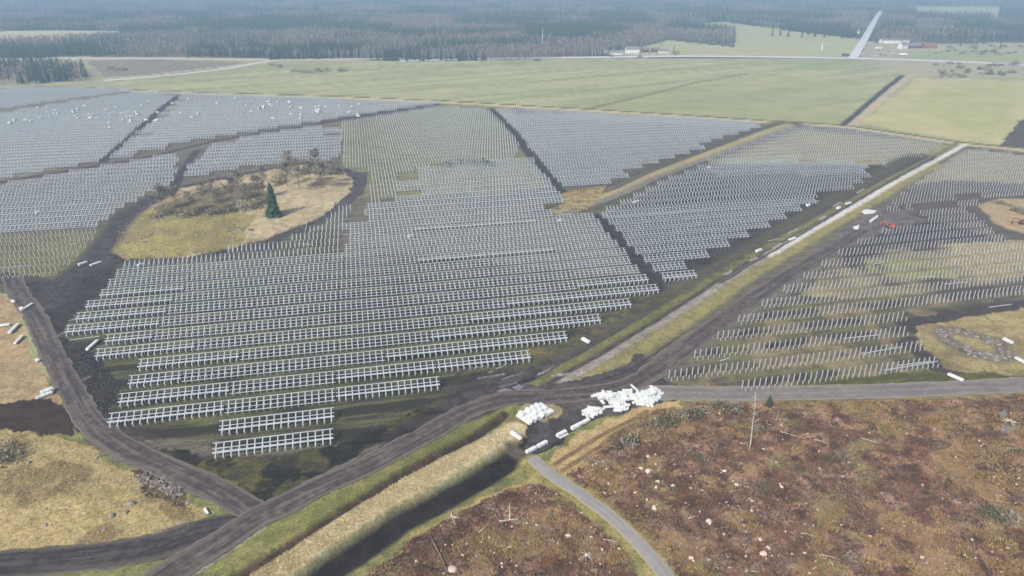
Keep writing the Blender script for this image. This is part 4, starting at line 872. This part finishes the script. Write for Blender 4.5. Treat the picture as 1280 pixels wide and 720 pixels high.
for i in range(125):      # stone heap ring right
    a = random.uniform(0, 6.28); px_ = 1217 + math.cos(a) * 40 - math.sin(a) * 4 + random.gauss(0, 4); py_ = 430 + math.sin(a) * 11 + math.cos(a) * 14 + random.gauss(0, 1.6)
    rock(px_, py_, random.uniform(.9, 2.0), 'grey field stone in the ring-shaped heap on the grassy mound', 'stones in the ring-shaped heap', random.choice(['rock_grey', 'rock_grey', 'rock_dark']))
for i in range(70):      # stone heap left
    f = random.random(); px_ = 176 + f * 52 + random.gauss(0, 3); py_ = 597 + f * 20 + random.gauss(0, 5)
    rock(px_, py_, random.uniform(.7, 1.7), 'brown stone in the heap beside the left dirt road', 'stones in the heap by the left road', random.choice(['rock_dark', 'rock_dark', 'rock_grey']))
for px_, py_, s_, lab in [(164, 632, 2.0, 'upright pale grey boulder on the straw knoll'), (141, 648, 1.8, 'long grey flat rock, left of a pair on the knoll'), (158, 644, 1.6, 'long grey flat rock, right of a pair on the knoll'), (38, 583, 1.6, 'pale rock near the left edge of the knoll'), (57, 659, 1.4, 'flat grey rock low on the knoll'), (236, 628, 1.6, 'reddish rock at the knoll tip near the junction'), (131, 662, 1.3, 'greenish mossy rock at the foot of the knoll'), (120, 573, 1.3, 'pinkish rock at the top of the knoll by the road')]:
    rock(px_, py_, s_, lab, None, 'rock_grey')
for i in range(22): rock(random.uniform(195, 210) if i % 3 == 0 else random.uniform(285, 320), random.uniform(272, 282) if i % 3 == 0 else random.uniform(288, 299), random.uniform(1, 2), 'grey stone on the grassy island edge', 'stones on the island', random.choice(['rock_dark', 'rock_grey']))
for i in range(14): rock(random.uniform(145, 185), random.uniform(300, 308), random.uniform(.8, 1.6), 'low stone at the west end of the island', 'stones at the west end of the island', 'rock_dark')
for i in range(4): rock(189 + i * 5, 314.5, 1.6, 'pale stone at the south shore of the island', 'stones at the south side of the island', 'rock_grey')

# ------------------------------------------------------------------ WHITE BUNDLES
def bundle_mesh(L_, w_, h_, seed):
    rd = random.Random(seed); bm = bmesh.new(); bmesh.ops.create_cube(bm, size=1); bmesh.ops.scale(bm, vec=(L_, w_, h_), verts=bm.verts); bmesh.ops.translate(bm, vec=(0, 0, h_ / 2 + .12), verts=bm.verts)
    bmesh.ops.bevel(bm, geom=bm.edges[:], offset=.09, segments=2, affect='EDGES')
    for v in bm.verts: v.co.x += rd.uniform(-.03, .03); v.co.y += rd.uniform(-.03, .03); v.co.z += rd.uniform(-.03, .03) if v.co.z > .3 else 0
    me = bpy.data.meshes.new('wrap'); bm.to_mesh(me); bm.free(); me.materials.append(M['wrap']); s = MB()
    for x in (-L_ * .3, L_ * .3): s.box(x - .06, x + .06, -w_ / 2 - .012, w_ / 2 + .012, .11, h_ + .135)
    sk = MB()
    for x in (-L_ * .35, 0, L_ * .35): sk.box(x - .06, x + .06, -w_ / 2 + .05, w_ / 2 - .05, 0, .12)
    return me, s.mesh('strap', M['steel']), sk.mesh('skid', M['wood_dark'])
BM = [bundle_mesh(*a) for a in ((3.6, 1.2, .9, 1), (4.6, 1.1, .7, 2), (2.6, 1.3, 1.0, 3), (5.6, .9, .6, 4))]
def bundle(px_, py_, ang, k, lab, grp=None, z=0, world=None, sc=1.0):
    x, y = world if world else gp(px_, py_); r_ = link('wrapped_bundle', None, loc=(x, y, gz(x, y) + .12 + z), rz=ang, sc=sc); tag(r_, lab, 'bundle', grp)
    link('wrap', BM[k][0], r_); link('strap', BM[k][1], r_); link('skid', BM[k][2], r_)
def spot(px_, py_, ang_px, k, lab, sc=1.0, grp=None):
    a = gp(px_, py_); b = gp(px_ + ang_px[0], py_ + ang_px[1]); bundle(px_, py_, math.atan2(b[1] - a[1], b[0] - a[0]), k, lab, grp, sc=sc)
HEAP = 'white wrapped bundles heaped at the junction'
piles = [('left mound', 741, 512, 11, 6, 30), ('lower middle mound', 772, 509, 12, 6, 32), ('upper middle mound', 758, 498, 15, 6, 34), ('centre mound', 784, 496, 10, 6, 26), ('large right mound', 806, 500, 17, 9, 60), ('top right mound', 815, 493, 12, 5, 24)]
for nm_, cx, cy, ax, ay, nn in piles:
    o_ = random.uniform(-.1, .5)
    for i in range(nn):
        f = random.random() ** .5; a = random.uniform(0, 6.28); lv = 0 if i < nn * .55 else (1 if i < nn * .88 else 2); f *= (1, .75, .45)[lv]
        bundle(cx + math.cos(a) * ax * f, cy + math.sin(a) * ay * f, o_ + random.gauss(0, .16) + (math.pi / 2 if random.random() < .25 else 0), random.choice([0, 1, 2, 0]), 'white wrapped bundle %s of the %s in the junction heap' % (('at the base', 'in the middle layer', 'on top')[lv], nm_), HEAP + ', %s, layer %d' % (nm_, lv + 1), z=lv * .65, sc=.72)
for i in range(11):
    for j in range(3):
        a = gp(655, 526); b = gp(683, 512); f = i / 10; x = a[0] + (b[0] - a[0]) * f; y = a[1] + (b[1] - a[1]) * f; dx, dy = (b[0] - a[0]), (b[1] - a[1]); L_ = math.hypot(dx, dy); nx, ny = -dy / L_, dx / L_
        bundle(0, 0, math.atan2(ny, nx) + random.uniform(-.06, .06), 2, 'white bundle in the neat oblong stack left of the big heap', 'white bundles in the oblong stack', world=(x + nx * (j - 1) * 2.1, y + ny * (j - 1) * 2.1), z=.7 * (random.random() < .15), sc=.78)
row = [(664, 559, 'lower-left end of the line of white bundles on the dark mud'), (678, 552, 'second from the lower-left end of the line on dark mud'), (702, 541, 'middle bundle of the white line on the dark mud'), (720, 534, 'second from the upper end of the line on dark mud'), (731, 527, 'uppermost bundle of the white line below the big heap')]
for px_, py_, lab in row: spot(px_, py_, (5, -2.6), 0, 'white wrapped bundle, ' + lab)
spot(645, 547, (8, 6), 1, 'slim white bundle lying across the straw bank end'); spot(705, 546, (6, -3), 3, 'thin pale bundle beside the line of white bundles', .6); spot(733, 515, (4, 7), 3, 'thin white pole bundle leaning at the left of the heap', .7)
spot(793, 486, (7, 6), 3, 'thin white bundle just above the big heap', .7)
spot(732, 429, (7, 4), 0, 'white bundle alone beside the muddy track, right of the rack ends', 1.05)
spot(1194, 473, (9, 4), 1, 'white bundle beside the gravel road at right', 1.05); spot(1259, 429, (6, 3), 0, 'white bundle right of the ring-shaped stone heap'); spot(1276, 453, (7, 4), 1, 'white bundle at the right edge of the mound')
spot(60, 492, (8, -3), 2, 'white bundle beside the left dirt road, lower of two', 1.3); spot(56, 496, (8, -3), 1, 'second white bundle beside the left road, touching the first'); spot(47, 452, (4, 3), 2, 'small white bale at the left verge of the dirt road', .7)
spot(28, 388, (6, 4), 2, 'white bale by the top of the left road', 1.0); spot(36, 384, (8, -5), 1, 'white bundle angled beside the bale by the left road'); spot(17, 378, (5, 3), 0, 'white bundle at the left edge above the road', .8)
spot(18, 412, (8, -8), 3, 'long thin white bundle at the left edge, upper of two', 1.3); spot(24, 426, (8, -8), 3, 'long thin white bundle at the left edge, lower of two', 1.1); spot(4, 408, (8, -1), 1, 'white pack at the far left edge')
spot(116, 433, (9, -8), 3, 'long rail bundle lying slantwise at the left rack ends', 1.25)
spot(258, 640, (3, 5), 1, 'small white barrier at the left of the road junction', .55)
spot(513, 297, (9, -4), 2, 'bright white sheet pack among the far middle racks', 1.2)
for i, (px_, py_) in enumerate([(886, 210), (795, 253), (1010, 258), (948, 316), (990, 300), (176, 333), (104, 331), (120, 331), (47, 267), (700, 277), (1060, 256), (1048, 262)]): spot(px_, py_, (6, -2), i % 3, 'white bundle lying among the middle racks', 1.1, 'white bundles among the middle racks')
# long white rails lying in the rows
def rail(p0, p1, lab, w_=.5, n=3, z=.2):
    a = gp(*p0); b = gp(*p1); r_ = link('rail_stack', None, loc=(a[0], a[1], gz(*a)), rz=math.atan2(b[1] - a[1], b[0] - a[0])); tag(r_, lab, 'rails'); L_ = math.dist(a, b)
    for i in range(n):
        t = MB(); o_ = random.uniform(0, L_ * .06); t.box(o_, L_ - o_, i * (w_ / n) - w_ / 2, i * (w_ / n) - w_ / 2 + w_ / n - .04, z, z + .18 + .04 * (i % 2)); link('rail', t.mesh('rail', M['steel']), r_)
for p0, p1, lab in [((425, 294), (504, 289), 'long white rails laid along the middle rows, upper line'), ((442, 303), (508, 298), 'long white rails laid along the middle rows, lower line'), ((748, 272), (890, 262), 'longest line of white rails below the middle track'), ((960, 256), (1028, 251), 'line of white rails at the east rack ends'), ((960, 202), (978, 201), 'short rails far up the east field, left'), ((1008, 203), (1030, 199), 'short rails far up the east field, middle'), ((1056, 196), (1086, 195), 'short rails far up the east field, right'),
                   ((960, 303), (974, 300), 'short rails by the east track'), ((40, 332), (0, 336), 'rails lying in the grass at the left'), ((86, 306), (96, 305), 'short rails near the left ring road'), ((378, 306), (392, 306), 'short rails south of the island'), ((420, 252), (416, 260), 'rails stacked at the east tip of the island'), ((382, 290), (384, 278), 'upright-looking rails by the ring road'), ((86, 426), (125, 421), 'rails laid below the left rack ends'),
                   ((1052, 424), (1100, 419), 'pale rails laid in the grass between post rows, upper'), ((1075, 443), (1130, 434), 'pale rails in the grass between post rows, middle'), ((1103, 464), (1175, 452), 'pale rails beside the front post row'), ((1120, 458), (1165, 452), 'second line of pale rails beside the front post row'), ((1235, 385), (1265, 381), 'pale rails near the right field track'), ((1146, 347), (1168, 346), 'pale rails in the middle of the right field'), ((1180, 356), (1210, 353), 'second pale rails in the middle of the right field'), ((1090, 331), (1104, 328), 'short pale rails in the yellow grass of the right field'), ((900, 452), (912, 448), 'short rails near the front post row')]:
    rail(p0, p1, lab)
# pallets dotted over the far west field
for i in range(84):
    if i < 44: px_ = random.uniform(-5, 205); py_ = 148 + random.gauss(0, 7)
    else: px_ = random.uniform(215, 450); py_ = 139 + random.gauss(0, 6)
    x, y = gp(px_, py_); bundle(0, 0, random.uniform(0, 3), 2, 'white pallet load standing among the far west racks', 'white pallet loads in the far west field', world=(x, y), sc=1.25, z=1.9)

# bits of sheet lying at the yard
def sheet(pts, lab, m='wrap', h=.25):
    P = poly(*pts); c_ = P.mean(0); b = MB(); n = len(P); top = [(p[0] - c_[0], p[1] - c_[1], h + random.uniform(0, .5)) for p in P]; bot = [(p[0] - c_[0], p[1] - c_[1], 0) for p in P]
    b.add(top + bot + [(0, 0, h + .5)], [(i, (i + 1) % n, 2 * n) for i in range(n)] + [(n + i, n + (i + 1) % n, (i + 1) % n, i) for i in range(n)]); tag(link('tarpaulin', b.mesh('tarpaulin', M[m]), loc=(c_[0], c_[1], gz(*c_) + .05)), lab, 'tarpaulin')
sheet(((1077, 265), (1083, 262), (1096, 264), (1092, 267), (1080, 268)), 'crumpled white tarpaulin at the top of the storage yard')
sheet(((1086, 277), (1096, 270), (1098, 271), (1088, 279)), 'long white sheet strip along the storage yard edge'); sheet(((1066, 284), (1074, 282), (1073, 287), (1068, 287)), 'small pale sheet at the lower end of the storage yard')
puds = [((1247, 535), (1258, 531), (1272, 534), (1266, 541), (1252, 541)), ((620, 489), (630, 485), (640, 487), (632, 491)), ((640, 484), (650, 480), (652, 484), (644, 487)), ((1249, 516), (1257, 512), (1260, 520), (1253, 523))]
for i, pp in enumerate(puds):
    P = poly(*pp); c_ = P.mean(0); b = MB(); b.add([(p[0] - c_[0], p[1] - c_[1], 0) for p in P], [tuple(range(len(P)))]); tag(link('puddle', b.mesh('puddle', M['water']), loc=(c_[0], c_[1], max(gz(*p) for p in P) + .06)), kind='structure')

# ------------------------------------------------------------------ MACHINES AND VEHICLES
def wheelset(root, xs_, y_, r_, wd=.35):
    t = MB(); t.tube([(0, -wd / 2, 0), (0, wd / 2, 0)], [r_, r_], 12); me = t.mesh('wheel', M['tyre'])
    for x_ in xs_:
        for s_ in (-1, 1): link('wheel', me, root, (x_, s_ * y_, r_))
def excavator(px_, py_, rz, body, lab):
    x, y = gp(px_, py_); r_ = link('excavator', None, loc=(x, y, gz(x, y) + .05), rz=rz, sc=.8); tag(r_, lab, 'excavator')
    b = MB()
    for s_ in (-1, 1): b.box(-1.9, 1.9, s_ * 1.1 - .28, s_ * 1.1 + .28, 0.1, .8); b.tube([(-1.9, s_ * 1.1 - .27, .45), (-1.9, s_ * 1.1 + .27, .45)], [.36, .36], 10); b.tube([(1.9, s_ * 1.1 - .27, .45), (1.9, s_ * 1.1 + .27, .45)], [.36, .36], 10)
    link('track', b.mesh('track', M['tyre']), r_); b = MB(); b.box(-2.2, 1.0, -1.25, 1.25, 1.0, 1.9); b.box(-2.3, -1.2, -1.2, 1.2, 1.0, 2.3); link('body', b.mesh('body', M[body]), r_)
    b = MB(); b.box(-.3, 1.3, .1, 1.25, 1.9, 3.0); link('cab', b.mesh('cab', M['glass']), r_); b = MB(); b.box(-.35, 1.35, .05, 1.3, 3.0, 3.12); link('cab_roof', b.mesh('cab_roof', M[body]), r_)
    b = MB(); b.beam((1.0, -.4, 1.6), (3.6, -.4, 4.2), .4, .6); b.beam((3.6, -.4, 4.2), (5.8, -.4, 3.2), .35, .5); link('boom', b.mesh('boom', M[body]), r_); b = MB(); b.beam((5.8, -.4, 3.3), (5.9, -.4, 1.0), .3, .4); link('stick', b.mesh('stick', M[body]), r_)
    b = MB(); b.add([(5.5, -1, 1.1), (6.3, -1, .9), (5.9, -1, .2), (5.5, .3, 1.1), (6.3, .3, .9), (5.9, .3, .2)], [(0, 1, 2), (5, 4, 3), (0, 2, 5, 3), (1, 4, 5, 2), (0, 3, 4, 1)]); link('bucket', b.mesh('bucket', M['tyre']), r_)
excavator(1112, 285, 2.9, 'orange', 'orange-red excavator at the edge of the storage yard')
excavator(1277, 280, 3.0, 'rust', 'rusty brown machine with bright front beside the sandy mound, right edge')
def car(px_, py_, rz, m, lab, grp=None, L_=4.5):
    x, y = gp(px_, py_); r_ = link('parked_car', None, loc=(x, y, .5), rz=rz); tag(r_, lab, 'car', grp); b = MB(); b.add([(-L_ / 2, -.9, .35), (L_ / 2, -.9, .35), (L_ / 2, -.9, .8), (L_ * .28, -.9, .95), (-L_ / 2, -.9, .95)] + [(-L_ / 2, .9, .35), (L_ / 2, .9, .35), (L_ / 2, .9, .8), (L_ * .28, .9, .95), (-L_ / 2, .9, .95)], [(4, 3, 2, 1, 0), (5, 6, 7, 8, 9), (0, 1, 6, 5), (1, 2, 7, 6), (2, 3, 8, 7), (3, 4, 9, 8), (4, 0, 5, 9)]); link('body', b.mesh('body', M[m]), r_)
    b = MB(); b.add([(-L_ * .44, -.85, .95), (L_ * .22, -.85, .95), (L_ * .08, -.7, 1.45), (-L_ * .36, -.7, 1.45), (-L_ * .44, .85, .95), (L_ * .22, .85, .95), (L_ * .08, .7, 1.45), (-L_ * .36, .7, 1.45)], [(0, 1, 2, 3), (7, 6, 5, 4), (1, 5, 6, 2), (3, 7, 4, 0)]); link('windows', b.mesh('windows', M['glass']), r_); b = MB(); b.box(-L_ * .36, L_ * .08, -.7, .7, 1.45, 1.5); link('car_roof', b.mesh('car_roof', M[m]), r_); wheelset(r_, (-L_ * .3, L_ * .3), .85, .33, .2)
for i in range(22):
    px_ = random.uniform(1092, 1124); py_ = random.uniform(63, 71.5); car(px_, py_, random.choice([0, 1.57, .3]), random.choice(['white', 'white', 'white', 'blue', 'roofg']), 'parked vehicle in the yard right of the far crossroads', 'vehicles parked by the far crossroads', random.choice([4.5, 6.5, 8]))
def truck(px_, py_, rz, m, lab):
    x, y = gp(px_, py_); r_ = link('lorry', None, loc=(x, y, .5), rz=rz); tag(r_, lab, 'lorry'); b = MB(); b.box(-6.5, 3, -1.25, 1.25, 1.1, 3.9); link('trailer_box', b.mesh('trailer_box', M[m]), r_); b = MB(); b.box(3.5, 5.8, -1.2, 1.2, .6, 3.2); link('cab', b.mesh('cab', M[m]), r_); b = MB(); b.box(5.8, 5.86, -1.1, 1.1, 1.9, 2.9); link('windscreen', b.mesh('windscreen', M['glass']), r_); wheelset(r_, (-5, -3.8, 2, 4.6), 1.05, .5, .35)
for px_, py_ in ((757, 68), (764, 67.5), (779, 69), (798, 68.5), (812, 68), (822, 68), (836, 68.5), (844, 69)): car(px_, py_, random.choice([0, 1.2]), random.choice(['white', 'roofg', 'blue']), 'vehicle parked in the yard of the white farm', 'vehicles parked at the far farm', 5)
truck(1057, 70.5, .05, 'blue', 'dark blue lorry on the highway left of the crossroads'); truck(1129, 70, 0, 'white', 'white lorry at the right end of the crossroads yard'); truck(1098, 62, .1, 'white', 'white lorry parked behind the crossroads yard')

# ------------------------------------------------------------------ HOUSES
def house(px_, py_, w_, d_, h_, rz, wall, roof, lab, rh=None, win=5):
    x, y = gp(px_, py_); r_ = link('house', None, loc=(x, y, 0), rz=rz); tag(r_, lab, 'house'); rh = rh or d_ * .35; b = MB(); b.box(-w_ / 2, w_ / 2, -d_ / 2, d_ / 2, 0, h_)
    b.add([(-w_ / 2, -d_ / 2, h_), (-w_ / 2, d_ / 2, h_), (-w_ / 2, 0, h_ + rh)], [(0, 2, 1)]); b.add([(w_ / 2, -d_ / 2, h_), (w_ / 2, d_ / 2, h_), (w_ / 2, 0, h_ + rh)], [(0, 1, 2)]); link('wall', b.mesh('wall', M[wall]), r_)
    b = MB(); e = .5; k = rh / (d_ / 2)
    for s_ in (-1, 1): b.add([(-w_ / 2 - e, s_ * (d_ / 2 + e), h_ - e * k + .05), (w_ / 2 + e, s_ * (d_ / 2 + e), h_ - e * k + .05), (w_ / 2 + e, 0, h_ + rh + .05), (-w_ / 2 - e, 0, h_ + rh + .05), (-w_ / 2 - e, s_ * (d_ / 2 + e), h_ - e * k + .3), (w_ / 2 + e, s_ * (d_ / 2 + e), h_ - e * k + .3), (w_ / 2 + e, 0, h_ + rh + .3), (-w_ / 2 - e, 0, h_ + rh + .3)], [(0, 1, 2, 3), (7, 6, 5, 4), (0, 4, 5, 1), (1, 5, 6, 2), (3, 2, 6, 7), (0, 3, 7, 4)])
    rf = link('roof', b.mesh('roof', M[roof]), r_); b = MB(); b.box(w_ * .2 - .4, w_ * .2 + .4, -.4, .4, h_ + rh * .7, h_ + rh + 1.1); link('chimney', b.mesh('chimney', M['roofr']), rf)
    for st in range(max(1, int(h_ // 2.9))):
        for i in range(win):
            if st == 0 and i == win // 2: b = MB(); b.box(-.6, .6, -d_ / 2 - .05, -d_ / 2 + .02, .1, 2.2); link('door', b.mesh('door', M['wood_dark']), r_); continue
            xx = -w_ / 2 + w_ * (i + .5) / win; b = MB(); b.box(xx - .65, xx + .65, -d_ / 2 - .05, -d_ / 2 + .02, .9 + st * 2.9, 2.2 + st * 2.9); link('window', b.mesh('window', M['glass']), r_)
house(790, 66, 22, 12, 6.2, .05, 'white', 'roofg', 'large white farmhouse with grey roof at the forest edge'); house(760, 65, 14, 9, 4, .3, 'white', 'roofg', 'small white house left of the farmhouse'); house(771, 68, 24, 9, 3.5, -.05, 'white', 'roofg', 'long low white building in front of the farmhouse, left', win=7)
house(806, 65, 12, 9, 4, .5, 'red', 'roofg', 'red outbuilding right of the white farmhouse'); house(819, 65, 14, 9, 3.6, .1, 'red', 'roofr', 'red barn with red roof right of the farmhouse'); house(829, 66, 16, 8, 3.2, 0, 'white', 'roofg', 'low white shed at the right end of the farm')
house(1039, 33, 16, 11, 6, .2, 'white', 'roofg', 'white house with pale gable, left of the far pair'); house(1050, 32, 30, 13, 7, .1, 'white', 'roofg', 'long white house behind the conifers', win=8); house(1068, 42, 18, 12, 6, -.2, 'white', 'roofg', 'white house just left of the far straight road')
house(1117, 54, 52, 14, 6, 0, 'white', 'roofg', 'long pale warehouse beyond the crossroads', 2.2, 12); house(1128, 61, 12, 12, 7, .2, 'white', 'roofg', 'squarish white house behind the vehicles'); house(1140, 60, 26, 12, 4.5, .1, 'red', 'roofg', 'long red barn right of the crossroads', win=7); house(1161, 60, 22, 12, 4.5, -.1, 'rust', 'roofr', 'orange-brown barn at the end of the hamlet', win=6); house(1150, 58, 20, 10, 4, .3, 'white', 'roofr', 'pale house with red roof between the two barns')
house(178, 30, 20, 12, 6, .2, 'white', 'roofg', 'tiny white house alone inside the left forest'); house(560, 16, 18, 12, 6, .1, 'white', 'roofg', 'tiny pale house deep in the middle forest'); house(683, 25, 12, 12, 9, .1, 'white', 'roofg', 'pale tower-like house in the forest above the lone tree'); house(1134, 8, 40, 16, 7, 0, 'white', 'roofg', 'pale house on the far field at top right')
def mast(px_, py_, h, r, lab, m='white'):
    x, y = gp(px_, py_); o = link('mast', None, loc=(x, y, 0)); tag(o, lab, 'mast'); t = MB(); t.tube([(0, 0, -1), (0, 0, h)], [r, r * .7], 8); link('pole', t.mesh('pole', M[m]), o); b = MB(); b.box(-1.2, 1.2, -1.2, 1.2, 0, .8); link('foundation', b.mesh('foundation', M['roofg']), o)
mast(1027, 64, 12, .9, 'white square pylon sign standing in the far meadow'); mast(678, 62, 36, .5, 'slim pale mast rising from the forest edge')
print('things', time.time() - T0)

# ------------------------------------------------------------------ LITTER, TUSSOCKS
def rand_in(polys, n, xr, yr, avoid=(), flt=None):
    out = []
    while sum(len(a) for a in out) < n:
        px_ = rng.uniform(*xr, n * 2); py_ = rng.uniform(*yr, n * 2); u = (px_ - 640) / FPX; v = (py_ - 360) / FPX; t = CAM_H / (math.sin(PITCH) + v * math.cos(PITCH)); x = t * u; y = t * (math.cos(PITCH) - v * math.sin(PITCH)); k = np.zeros(len(x), bool)
        for p in polys: k |= inside(p, x, y)
        for l, d in avoid: k &= dist_line(l, x, y) > d
        if flt: k &= flt(x, y)
        out.append(np.stack([x[k], y[k]], -1))
    return np.concatenate(out)[:n]
def gzv(P):
    y = P[:, 1]; i = np.clip(np.searchsorted(-Yr, -y), 1, nr - 1); f = (Yr[i - 1] - y) / (Yr[i - 1] - Yr[i]); t_ = tt[i - 1] + (tt[i] - tt[i - 1]) * f; px = P[:, 0] / t_ * FPX + 640; j = np.clip(np.searchsorted(xs, px), 1, nc - 1); return zgrid[i, j]
def blades(name, P, w_, h_, sp, m, label, flat=False, n=3):
    """tufts made of small pointed faces"""
    N = len(P); z = gzv(P); Vs = []; 
    for k in range(n):
        a = rng.uniform(0, 6.28, N); c, s = np.cos(a), np.sin(a); ww = w_ * rng.uniform(.5, 1.3, N); hh = h_ * rng.uniform(.5, 1.4, N); ln = sp * rng.uniform(.3, 1.2, N)
        ox = P[:, 0] + rng.normal(0, sp * .4, N); oy = P[:, 1] + rng.normal(0, sp * .4, N); up = hh if not flat else hh * rng.uniform(.1, 1, N)
        Vs.append(np.stack([np.stack([ox - s * ww, oy + c * ww, z - .05], -1), np.stack([ox + s * ww, oy - c * ww, z - .05], -1), np.stack([ox + c * ln + s * ww * .3, oy + s * ln - c * ww * .3, z + up], -1), np.stack([ox + c * ln - s * ww * .3, oy + s * ln + c * ww * .3, z + up * .9], -1)], 1))
    V = np.concatenate(Vs).reshape(-1, 3); Fq = np.arange(len(V)).reshape(-1, 4)
    tag(link(name, np_mesh(name, V, Fq, m)), label, None, None, 'stuff')['category'] = 'ground cover'
av = [(pl(RD_SMALL), 2.6), (pl(RD_EAST), 5.5)]
blades('dry_grass', rand_in([CUT1, CUT2], 12000, (400, 1300), (498, 730), av, lambda x, y: fbm(x, y, 7, 4, 23) * .6 + fbm(x, y, 22, 3, 26) * .4 < .47), .15, .35, .4, M['tuss'], 'ochre dry grass tufts covering the clear-felled slope')
blades('heather', rand_in([CUT1, CUT2], 12000, (400, 1300), (498, 730), av, lambda x, y: fbm(x, y, 7, 4, 23) * .6 + fbm(x, y, 22, 3, 26) * .4 > .48), .2, .35, .4, M['heather'], 'rusty heather covering the clear-felled slope')
blades('twig_litter', rand_in([CUT1, CUT2], 26000, (400, 1300), (498, 730), av), .055, .3, 1.2, M['litter'], 'twigs and bark littering the clear-felled slope', True)
blades('straw_grass', rand_in([KNOLL], 5000, (-30, 280), (540, 700)), .09, .18, .3, M['straw'], 'straw-coloured grass on the left knoll')
BANK = poly((230, 790), (320, 716), (400, 665), (440, 641), (500, 601), (560, 571), (620, 546), (645, 538), (620, 566), (560, 600), (500, 635), (440, 671), (400, 698), (330, 745), (270, 800))
blades('straw_grass', rand_in([BANK], 4000, (200, 680), (510, 740)), .09, .2, .3, M['straw'], 'straw-coloured grass on the canal bank')
BANKG = poly((230, 740), (290, 690), (350, 652), (420, 615), (520, 567), (590, 528), (630, 510), (595, 538), (495, 592), (420, 640), (320, 702), (220, 770))
blades('green_grass', rand_in([BANKG], 3000, (200, 680), (500, 740)), .07, .12, .3, M['green'], 'green grass strip along the dirt road')
blades('island_grass', rand_in([ISLAND], 2500, (130, 445), (200, 330)), .2, .3, .5, M['straw'], 'straw grass on the island between the racks')
MUD = poly((30, 350), (150, 335), (96, 395), (120, 440), (150, 490), (135, 545), (95, 500), (62, 430))
blades('mud_clods', rand_in([MUD], 1500, (20, 160), (330, 560)), .22, .18, .4, M['clod'], 'churned clods of mud left of the racks')

# ------------------------------------------------------------------ HAZE
hz = MB(); hz.box(-9500, 9500, -900, 12500, -4, 126); hm = bpy.data.materials.new('haze'); hm.use_nodes = True; t = hm.node_tree; t.nodes.remove(t.nodes['Principled BSDF']); pv = t.nodes.new('ShaderNodeVolumePrincipled'); t.links.new(pv.outputs[0], t.nodes['Material Output'].inputs['Volume'])
pv.inputs['Color'].default_value = (.5, .74, 1.0, 1); pv.inputs['Density'].default_value = .00035; pv.inputs['Anisotropy'].default_value = .0
tag(link('haze', hz.mesh('haze', hm)), 'thin bluish haze hanging over the whole plain', None, None, 'stuff')
print('done', time.time() - T0, len(bpy.data.objects))
